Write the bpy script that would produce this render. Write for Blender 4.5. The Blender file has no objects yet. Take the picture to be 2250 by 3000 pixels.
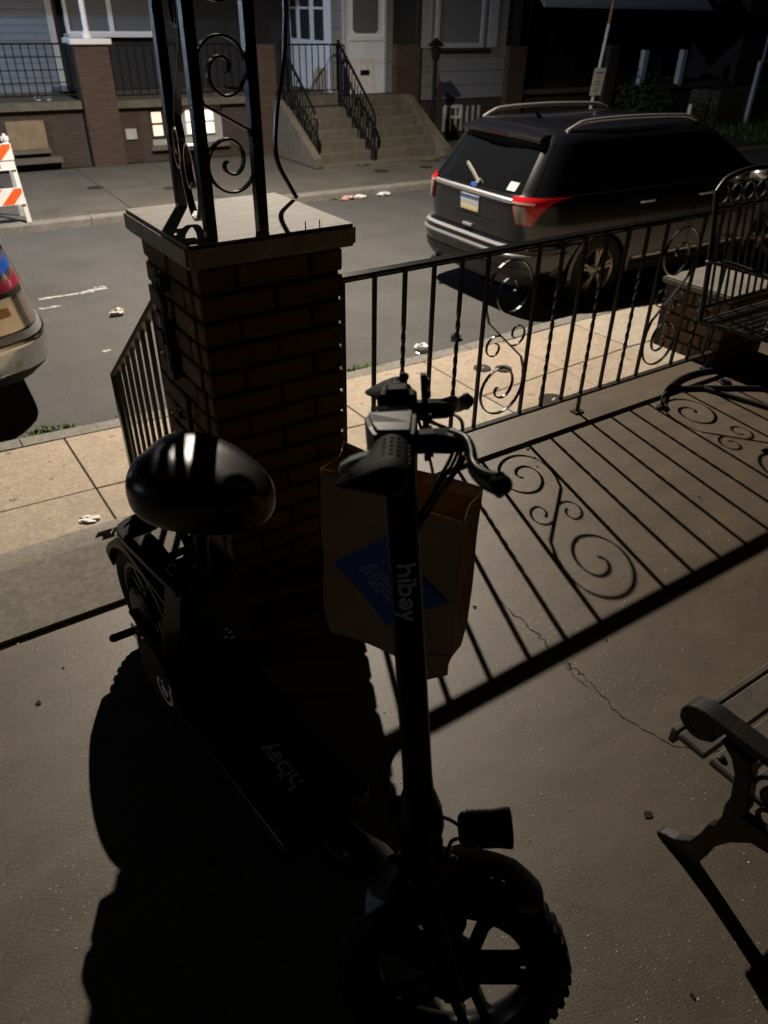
import bpy, bmesh, math, random
from mathutils import Vector, Matrix
random.seed(7)
S = bpy.context.scene
COL = S.collection
PI = math.pi

# ------------------------------------------------------------------ camera
cam_d = bpy.data.cameras.new('camera'); cam = bpy.data.objects.new('camera', cam_d); COL.objects.link(cam)
S.camera = cam
PITCH, YAW, ROLL, CAM_H = 0.5953, 0.5991, 0.0179, 1.5284
F_PX = 2171.5
cam_d.sensor_fit = 'VERTICAL'; cam_d.sensor_height = 9.6
cam_d.lens = 9.6 * F_PX / 3000.0
cam_d.clip_start = 0.05; cam_d.clip_end = 400
fw = Vector((math.sin(YAW) * math.cos(PITCH), math.cos(YAW) * math.cos(PITCH), -math.sin(PITCH)))
rt = Vector((math.cos(YAW), -math.sin(YAW), 0))
up = rt.cross(fw)
cr, sr = math.cos(ROLL), math.sin(ROLL)
r2 = rt * cr + up * sr; u2 = up * cr - rt * sr      # roll about the view axis
cam.matrix_world = Matrix(((r2.x, u2.x, -fw.x, 0), (r2.y, u2.y, -fw.y, 0), (r2.z, u2.z, -fw.z, CAM_H), (0, 0, 0, 1)))
cam_d.dof.use_dof = True; cam_d.dof.focus_distance = 1.9; cam_d.dof.aperture_fstop = 1.5

# ------------------------------------------------------------------ night sky
w = bpy.data.worlds.new('World'); S.world = w; w.use_nodes = True
wn = w.node_tree.nodes; bg = wn['Background']
sky = wn.new('ShaderNodeTexSky'); sky.sky_type = 'NISHITA'; sky.sun_disc = False
sky.sun_elevation = math.radians(-4); sky.sun_rotation = math.radians(200)
w.node_tree.links.new(sky.outputs[0], bg.inputs[0]); bg.inputs[1].default_value = 0.006

# ------------------------------------------------------------------ exposure
S.view_settings.view_transform = 'Standard'; S.view_settings.look = 'None'
S.view_settings.exposure = 0.0; S.view_settings.gamma = 1.0; S.view_settings.use_curve_mapping = False
S.render.engine = 'CYCLES'
S.cycles.max_bounces = 6; S.cycles.diffuse_bounces = 2; S.cycles.glossy_bounces = 4
S.cycles.caustics_reflective = False; S.cycles.caustics_refractive = False
S.cycles.sample_clamp_indirect = 3.0

LAMP = Vector((4.0, 8.36, 5.53)); LAMP_W = 5300.0
LED = Vector((-4.6, 12.3, 4.9)); LED_W = 2200.0
PORCH_W = 1500.0

# ================================================================== helpers
WM = {}          # world matrix of every root / parent used
def reg(o, m): WM[o.name] = m

def thing(name, label, cat, loc=(0, 0, 0), rz=0.0, group=None):
    o = bpy.data.objects.new(name, None); COL.objects.link(o)
    o.empty_display_size = 0.1
    o.location = loc; o.rotation_euler = (0, 0, rz)
    reg(o, Matrix.Translation(Vector(loc)) @ Matrix.Rotation(rz, 4, 'Z'))
    o['label'] = label; o['category'] = cat
    if group: o['group'] = group
    return o
def tag(o, label, cat, group=None):
    o['label'] = label; o['category'] = cat
    if group: o['group'] = group
    return o
def rect_pts(w_, h_): return [(-w_/2, -h_/2), (w_/2, -h_/2), (w_/2, h_/2), (-w_/2, h_/2)]
def circ_pts(r, n=8): return [(r*math.cos(2*PI*i/n), r*math.sin(2*PI*i/n)) for i in range(n)]

class MB:
    def __init__(s): s.v = []; s.f = []
    def add(s, vs, fs):
        b = len(s.v); s.v.extend(Vector(p) for p in vs); s.f.extend(tuple(i + b for i in f) for f in fs); return s
    def box(s, c, size, rz=0.0, mat=None, taper=1.0):
        x, y, z = size[0]/2, size[1]/2, size[2]/2
        ps = [(-x,-y,-z),(x,-y,-z),(x,y,-z),(-x,y,-z),(-x*taper,-y*taper,z),(x*taper,-y*taper,z),(x*taper,y*taper,z),(-x*taper,y*taper,z)]
        m = mat if mat is not None else Matrix.Rotation(rz, 4, 'Z')
        c = Vector(c)
        return s.add([c + (m @ Vector(p)) for p in ps], [(0,3,2,1),(4,5,6,7),(0,1,5,4),(1,2,6,5),(2,3,7,6),(3,0,4,7)])
    def bx(s, x0, x1, y0, y1, z0, z1): return s.box(((x0+x1)/2,(y0+y1)/2,(z0+z1)/2),(abs(x1-x0),abs(y1-y0),abs(z1-z0)))
    def sweep(s, pts, sec, n=None, closed=False, cap=True, scales=None, twist=None):
        """section (list of 2d) along pts. n: fixed normal = second axis of the section."""
        pts = [Vector(p) for p in pts]; k = len(sec); N = len(pts); rings = []
        pu = None
        for i, p in enumerate(pts):
            a = pts[i-1] if (i > 0 or closed) else p
            b = pts[(i+1) % N] if (i < N-1 or closed) else p
            t = (b - a).normalized() if (b-a).length > 1e-9 else Vector((0,0,1))
            if n is not None:
                vv = Vector(n); uu = vv.cross(t)
                if uu.length < 1e-6: uu = Vector((1,0,0)).cross(t)
                uu.normalize(); vv = t.cross(uu).normalized()
            else:
                if pu is None:
                    h = Vector((0,0,1)) if abs(t.z) < 0.9 else Vector((1,0,0))
                    uu = (h - t*h.dot(t)).normalized()
                else: uu = (pu - t*pu.dot(t)).normalized()
                pu = uu; vv = t.cross(uu)
            sc = scales[i] if scales else 1.0
            if not isinstance(sc, (tuple, list)): sc = (sc, sc)
            tw = twist[i] if twist else 0.0
            c_, s_ = math.cos(tw), math.sin(tw)
            rings.append([p + uu*((q[0]*c_ - q[1]*s_)*sc[0]) + vv*((q[0]*s_ + q[1]*c_)*sc[1]) for q in sec])
        return s.rings(rings, closed, cap)
    def rings(s, rings, closed=False, cap=True):
        k = len(rings[0]); N = len(rings); vs = [p for r in rings for p in r]; fs = []
        for i in range(N if closed else N-1):
            j = (i+1) % N
            for a in range(k):
                b = (a+1) % k
                fs.append((i*k+a, i*k+b, j*k+b, j*k+a))
        if cap and not closed:
            fs.append(tuple(reversed(range(k)))); fs.append(tuple((N-1)*k + a for a in range(k)))
        return s.add(vs, fs)
    def tube(s, pts, r, n=8, closed=False, scales=None): return s.sweep(pts, circ_pts(r, n), closed=closed, scales=scales)
    def lathe(s, prof, c, ax, n=20, closed=False, cap=True):
        """prof: (r, h) along axis ax through c"""
        ax = Vector(ax).normalized(); h = Vector((0,0,1)) if abs(ax.z) < 0.9 else Vector((1,0,0))
        e1 = (h - ax*h.dot(ax)).normalized(); e2 = ax.cross(e1); c = Vector(c)
        rg = [[c + ax*hh + (e1*math.cos(2*PI*i/n) + e2*math.sin(2*PI*i/n))*max(rr, 1e-5) for i in range(n)] for rr, hh in prof]
        return s.rings(rg, closed=closed, cap=cap and not closed)
    def prism(s, poly, o, ex, ey, ez, d):
        """2d poly extruded d along ez"""
        o, ex, ey, ez = Vector(o), Vector(ex), Vector(ey), Vector(ez)
        a = [o + ex*p[0] + ey*p[1] for p in poly]; b = [q + ez*d for q in a]; n = len(poly)
        fs = [tuple(reversed(range(n))), tuple(range(n, 2*n))] + [(i, (i+1) % n, n+(i+1) % n, n+i) for i in range(n)]
        return s.add(a + b, fs)
    def ellipsoid(s, c, rx, ry, rz, m=None, nu=16, nv=10):
        c = Vector(c); rg = []
        for j in range(nv+1):
            ph = -PI/2 + PI*j/nv
            rg.append([c + ((m @ Vector((rx*math.cos(ph)*math.cos(2*PI*i/nu), ry*math.cos(ph)*math.sin(2*PI*i/nu), rz*math.sin(ph)))) if m else Vector((rx*math.cos(ph)*math.cos(2*PI*i/nu), ry*math.cos(ph)*math.sin(2*PI*i/nu), rz*math.sin(ph)))) for i in range(nu)])
        return s.rings(rg)
    def obj(s, name, mat, parent=None, local=False, smooth=None, bevel=0.0, kind=None, bseg=1):
        me = bpy.data.meshes.new(name)
        inv = None
        if parent is not None and not local: inv = WM[parent.name].inverted()
        me.from_pydata([tuple(inv @ p) if inv is not None else tuple(p) for p in s.v], [], s.f)
        me.update()
        bm = bmesh.new(); bm.from_mesh(me)
        bmesh.ops.remove_doubles(bm, verts=bm.verts, dist=1e-6)
        if bevel > 0:
            es = [e for e in bm.edges if len(e.link_faces) == 2 and e.calc_face_angle(0) > 0.5]
            if es: bmesh.ops.bevel(bm, geom=es, offset=bevel, segments=bseg, affect='EDGES', clamp_overlap=True)
        bmesh.ops.recalc_face_normals(bm, faces=bm.faces)
        bm.to_mesh(me); bm.free()
        if smooth is not None:
            for p in me.polygons: p.use_smooth = True
            me.set_sharp_from_angle(angle=math.radians(smooth))
        me.materials.append(mat)
        o = bpy.data.objects.new(name, me); COL.objects.link(o)
        if parent is not None:
            o.parent = parent; WM[o.name] = WM[parent.name]
        else: WM[o.name] = Matrix.Identity(4)
        if kind: o['kind'] = kind
        return o
def copy_of(o, parent, loc=None, mat=None, sub=True):
    c = o.copy(); COL.objects.link(c); c.parent = parent
    if loc is not None: c.location = loc
    if mat is not None: c.matrix_local = mat
    return c

# ------------------------------------------------------------------ materials
def mat(name, col, rough=0.6, metal=0.0, noise=0.0, nscale=8.0, bump=0.0, bscale=40.0, spec=0.5, emit=None, coat=0.0, col2=None, detail=6.0):
    m = bpy.data.materials.new(name); m.use_nodes = True
    nt = m.node_tree; b = nt.nodes['Principled BSDF']; L = nt.links
    b.inputs['Base Color'].default_value = (*col, 1); b.inputs['Roughness'].default_value = rough
    b.inputs['Metallic'].default_value = metal; b.inputs['Specular IOR Level'].default_value = spec
    if coat: b.inputs['Coat Weight'].default_value = coat; b.inputs['Coat Roughness'].default_value = 0.05
    tc = nt.nodes.new('ShaderNodeTexCoord')
    if noise or col2:
        n = nt.nodes.new('ShaderNodeTexNoise'); n.inputs['Scale'].default_value = nscale; n.inputs['Detail'].default_value = detail
        n.inputs['Roughness'].default_value = 0.65
        L.new(tc.outputs['Object'], n.inputs['Vector'])
        r = nt.nodes.new('ShaderNodeValToRGB'); L.new(n.outputs['Fac'], r.inputs['Fac'])
        c2 = col2 if col2 else tuple(c*(1-noise) for c in col)
        c1 = tuple(min(1, c*(1+noise*0.5)) for c in col)
        r.color_ramp.elements[0].position = 0.32; r.color_ramp.elements[1].position = 0.68
        r.color_ramp.elements[0].color = (*c2, 1); r.color_ramp.elements[1].color = (*c1, 1)
        L.new(r.outputs[0], b.inputs['Base Color'])
    if bump:
        n2 = nt.nodes.new('ShaderNodeTexNoise'); n2.inputs['Scale'].default_value = bscale; n2.inputs['Detail'].default_value = 6
        L.new(tc.outputs['Object'], n2.inputs['Vector'])
        bp = nt.nodes.new('ShaderNodeBump'); bp.inputs['Strength'].default_value = 1.0; bp.inputs['Distance'].default_value = bump
        L.new(n2.outputs['Fac'], bp.inputs['Height']); L.new(bp.outputs[0], b.inputs['Normal'])
    if emit:
        b.inputs['Emission Color'].default_value = (*emit[0], 1); b.inputs['Emission Strength'].default_value = emit[1]
    return m
def ground_mat(name, col, dark, speck=None, sp_scale=90.0, sp_size=0.10, scale=2.5, fine=60.0, rough=0.85, bump=0.0015, spots=None, streak=(1, 1, 1), spec=0.5):
    """concrete / asphalt: broad mottling, fine grain, pale grains with painted-in glints and dark spots"""
    m = mat(name, col, rough, spec=spec)
    nt = m.node_tree; N = nt.nodes; L = nt.links; b = N['Principled BSDF']
    tc = N.new('ShaderNodeTexCoord'); mp = N.new('ShaderNodeMapping'); mp.inputs['Scale'].default_value = streak
    L.new(tc.outputs['Object'], mp.inputs[0])
    def noise(sc, det=8, src=mp):
        n = N.new('ShaderNodeTexNoise'); n.inputs['Scale'].default_value = sc; n.inputs['Detail'].default_value = det
        n.inputs['Roughness'].default_value = 0.7; L.new(src.outputs[0], n.inputs['Vector']); return n
    def ramp(src, p0, p1, c0, c1):
        r = N.new('ShaderNodeValToRGB'); L.new(src, r.inputs['Fac'])
        r.color_ramp.elements[0].position = p0; r.color_ramp.elements[1].position = p1
        r.color_ramp.elements[0].color = (*c0, 1); r.color_ramp.elements[1].color = (*c1, 1); return r
    def mix(a, bb, fac, mode='MIX'):
        x = N.new('ShaderNodeMix'); x.data_type = 'RGBA'; x.blend_type = mode
        if isinstance(fac, float): x.inputs[0].default_value = fac
        else: L.new(fac, x.inputs[0])
        L.new(a, x.inputs[6]); L.new(bb, x.inputs[7]); return x
    big = noise(scale); base = ramp(big.outputs['Fac'], 0.3, 0.7, dark, col)
    fn = noise(fine, 4); fr = ramp(fn.outputs['Fac'], 0.25, 0.75, (0.62,)*3, (1.22,)*3)
    out = mix(base.outputs[0], fr.outputs[0], 1.0, 'MULTIPLY').outputs[2]
    if spots:
        vs = N.new('ShaderNodeTexNoise'); vs.inputs['Scale'].default_value = spots[0]; vs.inputs['Detail'].default_value = 3
        L.new(tc.outputs['Object'], vs.inputs['Vector'])
        rr = ramp(vs.outputs['Fac'], spots[1], spots[1]+0.05, (0, 0, 0), (1, 1, 1))
        dk = N.new('ShaderNodeRGB'); dk.outputs[0].default_value = (*spots[2], 1)
        out = mix(out, dk.outputs[0], rr.outputs[0]).outputs[2]
    if speck:
        v = N.new('ShaderNodeTexVoronoi'); v.inputs['Scale'].default_value = sp_scale; L.new(tc.outputs['Object'], v.inputs['Vector'])
        d = ramp(v.outputs['Distance'], sp_size*0.7, sp_size, (1, 1, 1), (0, 0, 0))
        sel = ramp(v.outputs['Color'], 0.62, 0.66, (0, 0, 0), (1, 1, 1))
        patch = noise(1.7, 3, tc); 
        L.new(tc.outputs['Object'], patch.inputs['Vector'])
        pr = ramp(patch.outputs['Fac'], 0.45, 0.6, (0, 0, 0), (1, 1, 1))
        mm = N.new('ShaderNodeMath'); mm.operation = 'MULTIPLY'; L.new(d.outputs[0], mm.inputs[0]); L.new(sel.outputs[0], mm.inputs[1])
        m3 = N.new('ShaderNodeMath'); m3.operation = 'MULTIPLY'; L.new(mm.outputs[0], m3.inputs[0]); L.new(pr.outputs[0], m3.inputs[1])
        sc = N.new('ShaderNodeRGB'); sc.outputs[0].default_value = (*speck, 1)
        out = mix(out, sc.outputs[0], m3.outputs[0]).outputs[2]
    L.new(out, b.inputs['Base Color'])
    bn = noise(fine*1.5, 5); bp = N.new('ShaderNodeBump'); bp.inputs['Distance'].default_value = bump; bp.inputs['Strength'].default_value = 1.0
    L.new(bn.outputs['Fac'], bp.inputs['Height']); L.new(bp.outputs[0], b.inputs['Normal'])
    return m
def brick_mat(name, c1, c2, mortar, bw=0.203, bh=0.0677, vert='XZ'):
    m = mat(name, c1, 0.9); nt = m.node_tree; N = nt.nodes; L = nt.links; b = N['Principled BSDF']
    tc = N.new('ShaderNodeTexCoord'); sx = N.new('ShaderNodeSeparateXYZ'); L.new(tc.outputs['Object'], sx.inputs[0])
    ad = N.new('ShaderNodeMath'); ad.operation = 'ADD'; L.new(sx.outputs[0], ad.inputs[0]); L.new(sx.outputs[1], ad.inputs[1])
    cx = N.new('ShaderNodeCombineXYZ'); L.new(ad.outputs[0], cx.inputs[0]); L.new(sx.outputs[2], cx.inputs[1])
    t = N.new('ShaderNodeTexBrick'); L.new(cx.outputs[0], t.inputs['Vector']); t.inputs['Scale'].default_value = 1.0
    t.inputs['Brick Width'].default_value = bw; t.inputs['Row Height'].default_value = bh; t.inputs['Mortar Size'].default_value = 0.005
    t.inputs['Color1'].default_value = (*c1, 1); t.inputs['Color2'].default_value = (*c2, 1); t.inputs['Mortar'].default_value = (*mortar, 1)
    L.new(t.outputs[0], b.inputs['Base Color'])
    bp = N.new('ShaderNodeBump'); bp.invert = True; bp.inputs['Distance'].default_value = 0.006; L.new(t.outputs['Fac'], bp.inputs['Height']); L.new(bp.outputs[0], b.inputs['Normal'])
    return m

M = {}
M['porch'] = ground_mat('porch concrete', (0.20, 0.150, 0.100), (0.105, 0.079, 0.052), speck=(0.9, 0.86, 0.78), sp_scale=110, sp_size=0.17, scale=3.2, fine=85, spots=(30, 0.71, (0.07, 0.055, 0.04)), streak=(1, 2.6, 1), bump=0.0011, rough=0.47, spec=0.95)  # near white specks: the glitter of quartz grains put into the colour
M['sill'] = ground_mat('sill concrete', (0.33, 0.30, 0.25), (0.235, 0.21, 0.175), scale=3.5, fine=45, speck=(0.9, 0.88, 0.8), sp_scale=60, sp_size=0.10)
M['nosing'] = ground_mat('pale nosing', (0.62, 0.55, 0.47), (0.5, 0.43, 0.36), scale=12, fine=60)
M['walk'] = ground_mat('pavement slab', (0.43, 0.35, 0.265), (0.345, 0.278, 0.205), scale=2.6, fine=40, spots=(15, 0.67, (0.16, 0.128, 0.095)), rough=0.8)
M['walk2'] = ground_mat('pale pavement slab', (0.45, 0.395, 0.315), (0.37, 0.315, 0.25), scale=2.6, fine=40, spots=(15, 0.69, (0.18, 0.15, 0.115)), rough=0.8)
M['joint'] = mat('dark joint', (0.05, 0.045, 0.035), 0.95)
M['curb'] = ground_mat('kerb stone', (0.24, 0.225, 0.20), (0.16, 0.15, 0.13), scale=5, fine=40)
M['road'] = ground_mat('worn asphalt', (0.086, 0.083, 0.079), (0.054, 0.052, 0.050), speck=(0.3, 0.29, 0.27), sp_scale=50, sp_size=0.16, scale=1.1, fine=45, spots=(5, 0.70, (0.05, 0.045, 0.04)))
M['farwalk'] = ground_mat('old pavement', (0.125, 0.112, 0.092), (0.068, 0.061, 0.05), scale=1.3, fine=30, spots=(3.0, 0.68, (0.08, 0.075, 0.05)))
M['mortar'] = mat('mortar', (0.075, 0.06, 0.048), 0.95, noise=0.3, nscale=30, bump=0.002, bscale=80)
M['brick1'] = mat('brown brick', (0.165, 0.098, 0.06), 0.9, noise=0.35, nscale=25, bump=0.002, bscale=120)
M['brick2'] = mat('tan brick', (0.195, 0.125, 0.078), 0.9, noise=0.35, nscale=25, bump=0.002, bscale=120)
M['brick3'] = mat('dark brick', (0.135, 0.078, 0.05), 0.9, noise=0.35, nscale=25, bump=0.002, bscale=120)
M['cap'] = ground_mat('weathered white cap', (0.60, 0.55, 0.49), (0.33, 0.285, 0.235), scale=13, fine=55, spots=(22, 0.64, (0.30, 0.25, 0.20)), bump=0.0006, streak=(1, 3.2, 1), rough=0.66)
M['iron'] = mat('black iron paint', (0.010, 0.010, 0.012), 0.24, noise=0.4, nscale=60, bump=0.0004, bscale=260)
M['ironrust'] = mat('worn black iron', (0.03, 0.026, 0.024), 0.5, noise=0.5, nscale=30, bump=0.0006, bscale=200)
M['chair'] = mat('grey black iron', (0.035, 0.034, 0.038), 0.42, noise=0.4, nscale=40)
M['farbrick'] = brick_mat('far brick', (0.10, 0.056, 0.036), (0.07, 0.042, 0.03), (0.07, 0.055, 0.045))
M['farbrick2'] = brick_mat('far dark brick', (0.075, 0.05, 0.038), (0.055, 0.037, 0.029), (0.06, 0.05, 0.045))
M['housewall'] = brick_mat('near house brick', (0.09, 0.045, 0.03), (0.07, 0.036, 0.026), (0.06, 0.05, 0.045))

# ================================================================== the ground
PHI = -0.042
EU = Vector((math.cos(PHI), math.sin(PHI), 0)); EV = Vector((-math.sin(PHI), math.cos(PHI), 0))
def st(u, v, z=0.0): return EU*u + EV*v + Vector((0, 0, z))
ZR, ZW = -1.16, -1.04
def lerp_line(pts, x):
    if x <= pts[0][0]: return pts[0][1]
    for (a, ya), (b, yb) in zip(pts, pts[1:]):
        if x <= b: return ya + (yb-ya)*(x-a)/(b-a)
    return pts[-1][1]
KERB = [(-40, 6.6), (-3, 5.36), (0.31, 5.18), (1.12, 5.11), (3.02, 4.93), (4.2, 4.90), (5.34, 4.94), (8, 4.93), (40, 3.6)]
ROWJ = [(-40, 5.6), (-3, 4.55), (0.16, 4.39), (0.73, 4.35), (3.75, 4.09), (4.68, 4.15), (5.6, 4.19), (9, 4.15), (40, 2.8)]
def strip(name, xs, f0, f1, z, m, kind='structure', thick=0.0):
    b = MB()
    for xa, xb in zip(xs, xs[1:]):
        vs = [(xa, f0(xa), z), (xb, f0(xb), z), (xb, f1(xb), z), (xa, f1(xa), z)]
        b.add(vs, [(0, 1, 2, 3)])
    return b.obj(name, m, kind=kind)
g = MB().add([(-120, -60, ZR-0.03), (160, -60, ZR-0.03), (160, 140, ZR-0.03), (-120, 140, ZR-0.03)], [(0, 1, 2, 3)])
g.obj('ground', mat('dark soil', (0.035, 0.04, 0.022), 0.95, noise=0.5, nscale=3), kind='structure')
xs = [-60, -40, -12, -3, 0.31, 1.12, 3.02, 4.2, 5.34, 8, 14, 24, 40, 70]
vfar = lambda x: 11.92 + x*math.tan(PHI)
strip('road', xs, lambda x: lerp_line(KERB, x)+0.1, lambda x: vfar(x)+0.05, ZR, M['road'])
# near kerb: stones with joints, each a part
kb = MB(); 
for xa, xb in zip(xs, xs[1:]):
    k0, k1 = lerp_line(KERB, xa), lerp_line(KERB, xb)
    kb.add([(xa, k0, ZW-0.02), (xb, k1, ZW-0.02), (xb, k1+0.15, ZW-0.02), (xa, k0+0.15, ZW-0.02), (xa, k0+0.15, ZR-0.03), (xb, k1+0.15, ZR-0.03)], [(0, 1, 2, 3), (3, 2, 5, 4)])
kerb = kb.obj('kerb', M['joint'], kind='structure')
cuts = [-4.6, -2.6, -0.75, 0.46, 2.35, 4.3, 6.2, 8.1, 10, 11.9, 13.8]
for xa, xb in zip(cuts, cuts[1:]):
    xm = [x for x in (0.31, 1.12, 3.02, 4.2, 5.34, 8) if xa < x < xb]; pp = [xa+0.004] + xm + [xb-0.004]
    b = MB()
    for a, c in zip(pp, pp[1:]):
        k0, k1 = lerp_line(KERB, a)+0.008, lerp_line(KERB, c)+0.008
        b.rings([[Vector((a, k0, ZR-0.02)), Vector((a, k0+0.150, ZR-0.02)), Vector((a, k0+0.147, ZW-0.02)), Vector((a, k0+0.132, ZW)), Vector((a, k0, ZW))],
                 [Vector((c, k1, ZR-0.02)), Vector((c, k1+0.150, ZR-0.02)), Vector((c, k1+0.147, ZW-0.02)), Vector((c, k1+0.132, ZW)), Vector((c, k1, ZW))]])
    b.obj('kerb_stone', M['curb'], kerb)
walk = strip('sidewalk', xs, lambda x: 1.0, lambda x: lerp_line(KERB, x), ZW-0.012, M['joint'])
XJ = [-5.1, -3.2, -1.2, -0.25, 0.73, 1.7, 2.72, 3.75, 4.68, 5.6, 6.55, 7.5, 8.45, 9.4, 10.4, 11.4, 12.4, 14]
rows = [lambda x: 2.26, lambda x: lerp_line(ROWJ, x)-0.93, lambda x: lerp_line(ROWJ, x), lambda x: lerp_line(KERB, x)]
rs = random.Random(3)
for xa, xb in zip(XJ, XJ[1:]):
    for r0, r1 in zip(rows, rows[1:]):
        a, c = xa+0.006, xb-0.006; dz = rs.uniform(-0.003, 0.003)
        q = [(a, r0(a)+0.006), (c, r0(c)+0.006), (c, r1(c)-0.006), (a, r1(a)-0.006)]
        b = MB().add([(x, y, ZW+dz) for x, y in q] + [(x, y, ZW-0.05) for x, y in q], [(0, 1, 2, 3), (0, 4, 5, 1), (1, 5, 6, 2), (2, 6, 7, 3), (3, 7, 4, 0)])
        mm = M['walk2'] if (xa > 2.5 and rs.random() < 0.45) else M['walk']
        b.obj('slab', mm, walk, bevel=0.004)
# round iron covers let into the pavement
def cover(x, y, r, m, label):
    t = thing('utility_cover', label, 'cover', (x, y, ZW+0.004))
    b = MB().lathe([(0.0, 0.0), (r*0.8, 0.0), (r*0.82, -0.002), (r*0.86, 0.0)], (x, y, ZW+0.008), (0, 0, 1), 24); b.obj('lid', m, t)
    b = MB().lathe([(r*0.88, 0.003), (r, 0.003), (r*1.02, -0.002)], (x, y, ZW+0.008), (0, 0, 1), 24); b.obj('ring', M['ironrust'], t)
    MB().box((x+0.01, y, ZW+0.010), (r*0.5, r*0.12, 0.003), 0.5).obj('slot', M['nosing'], t)
cover(4.09, 4.52, 0.075, mat('rusty lid', (0.22, 0.16, 0.11), 0.8, noise=0.4, nscale=30), 'small rusty round cover in the pavement, left of the dark one')
cover(4.24, 4.41, 0.072, mat('slate lid', (0.045, 0.048, 0.055), 0.6, noise=0.3, nscale=40), 'small dark slate round cover in the pavement behind the railing scroll')
cover(4.16, 3.73, 0.11, mat('brown lid', (0.26, 0.20, 0.15), 0.8, noise=0.4, nscale=30), 'wider brown round cover in the pavement just beyond the bottom rail')

# far kerb and pavement
fk = MB()
for k in range(-8, 14):
    a, c = k*2.3+0.004, k*2.3+2.296
    p = []
    for uu in (a, c):
        p.append([st(uu, 11.92, ZR-0.02), st(uu, 11.925, ZW-0.025), st(uu, 11.94, ZW), st(uu, 12.09, ZW), st(uu, 12.09, ZR-0.02)])
    fk.rings(p)
fk.obj('far_kerb', M['curb'], kind='structure')
fw_ = MB().add([st(-40, 12.08, ZW-0.012), st(60, 12.08, ZW-0.012), st(60, 18.2, ZW-0.012), st(-40, 18.2, ZW-0.012)], [(0, 1, 2, 3)]).obj('far_sidewalk', M['joint'], kind='structure')
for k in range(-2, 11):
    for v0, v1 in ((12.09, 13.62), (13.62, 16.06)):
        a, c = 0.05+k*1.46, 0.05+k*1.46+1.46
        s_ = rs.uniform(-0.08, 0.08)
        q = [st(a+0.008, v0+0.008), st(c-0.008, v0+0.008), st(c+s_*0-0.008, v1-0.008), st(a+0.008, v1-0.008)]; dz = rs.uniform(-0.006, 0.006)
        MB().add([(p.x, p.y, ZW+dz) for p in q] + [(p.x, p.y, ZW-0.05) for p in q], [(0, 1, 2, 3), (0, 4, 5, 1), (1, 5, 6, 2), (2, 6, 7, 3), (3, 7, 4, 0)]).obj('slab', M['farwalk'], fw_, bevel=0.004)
for x, y, lab in ((3.45, 13.9, 'round cover in the far pavement, nearer the barricade'), (4.55, 13.25, 'round cover in the far pavement, right of its twin'), (8.6, 12.9, 'round cover near the far kerb, left of the parked car'), (9.6, 12.8, 'round cover near the far kerb, beside the parked car')):
    t = MB().lathe([(0.0, 0.002), (0.12, 0.002), (0.14, -0.01)], (x, y, ZW+0.009), (0, 0, 1), 20).obj('pavement_cover', M['ironrust']); tag(t, lab, 'cover')

# ================================================================== porch
pf = MB().bx(-1.6, 7.0, -2.0, 1.865, -1.03, 0.0).bx(0.615, 7.0, 1.865, 2.186, -1.03, 0.0)
porch = pf.obj('porch_floor', M['porch'], kind='structure')
MB().bx(-1.6, 0.613, 1.874, 2.235, -0.16, 0.012).obj('porch_sill', M['sill'], kind='structure', bevel=0.012, bseg=2)
MB().bx(1.03, 3.455, 2.187, 2.215, -0.16, 0.006).obj('nosing', M['nosing'], porch, bevel=0.003)
# cracks in the slab, as dark ribbons lying in the surface
def crack(pts, wd, seed):
    r = random.Random(seed); P = []
    for (x0, y0), (x1, y1) in zip(pts, pts[1:]):
        for i in range(9):
            t = i/9; P.append((x0+(x1-x0)*t + r.uniform(-.008, .008), y0+(y1-y0)*t + r.uniform(-.008, .008)))
    P.append(pts[-1]); b = MB(); n = len(P)
    L_, R_ = [], []
    for i, (x, y) in enumerate(P):
        a = P[max(0, i-1)]; c = P[min(n-1, i+1)]; d = Vector((c[0]-a[0], c[1]-a[1])); d.normalize(); ww = wd*r.uniform(0.25, 1.2)*(1 if 0 < i < n-1 else 0.1)
        L_.append((x-d.y*ww, y+d.x*ww, 0.0008)); R_.append((x+d.y*ww, y-d.x*ww, 0.0008))
    b.add(L_+R_, [(i, i+1, n+i+1, n+i) for i in range(n-1)])
    return b.obj('crack', M['joint'], porch)
crack([(1.30, 1.27), (1.297, 1.08), (1.283, 0.955), (1.287, 0.88)], 0.0030, 1)
crack([(1.287, 0.885), (1.271, 0.775), (1.268, 0.704), (1.305, 0.588), (1.39, 0.512)], 0.0022, 2)
crack([(1.283, 0.955), (1.262, 0.90), (1.268, 0.85)], 0.0013, 3)
g = MB(); rg = random.Random(11)
for i in range(900):
    x, y = rg.uniform(-0.1, 2.6), rg.uniform(0.1, 2.1); r_ = rg.choice([0.0007, 0.0009, 0.0011, 0.0014, 0.0019])
    g.ellipsoid((x, y, r_*0.5), r_*rg.uniform(1, 2.2), r_, r_*0.7, Matrix.Rotation(rg.uniform(0, 3), 3, 'Z'), 5, 3)
g.obj('glint_grit', mat('pale glint grit', (0.85, 0.82, 0.75), 0.25, spec=0.8), kind='stuff')  # pale loose grains added for the glints on the floor
g = MB()
for x, y, r_ in ((1.216, 1.274, .008), (1.095, .499, .011), (.005, 1.605, .010), (2.05, 1.93, .012), (2.02, 1.86, .007), (1.98, 1.8, .006), (.09, 1.7, .004), (1.5, 1.45, .006), (1.9, 1.35, .005), (.86, .2, .006), (1.62, 1.78, .007), (2.35, 1.3, .005), (0.2, 0.95, .008), (1.45, .95, .004)):
    pts = [(x+math.cos(a)*r_*rg.uniform(.4, 1.2), y+math.sin(a)*r_*rg.uniform(.4, 1.2)) for a in [k*PI/4 for k in range(8)]]
    g.prism(pts, (0, 0, 0.0006), (1, 0, 0), (0, 1, 0), (0, 0, 1), 0.002)
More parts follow.
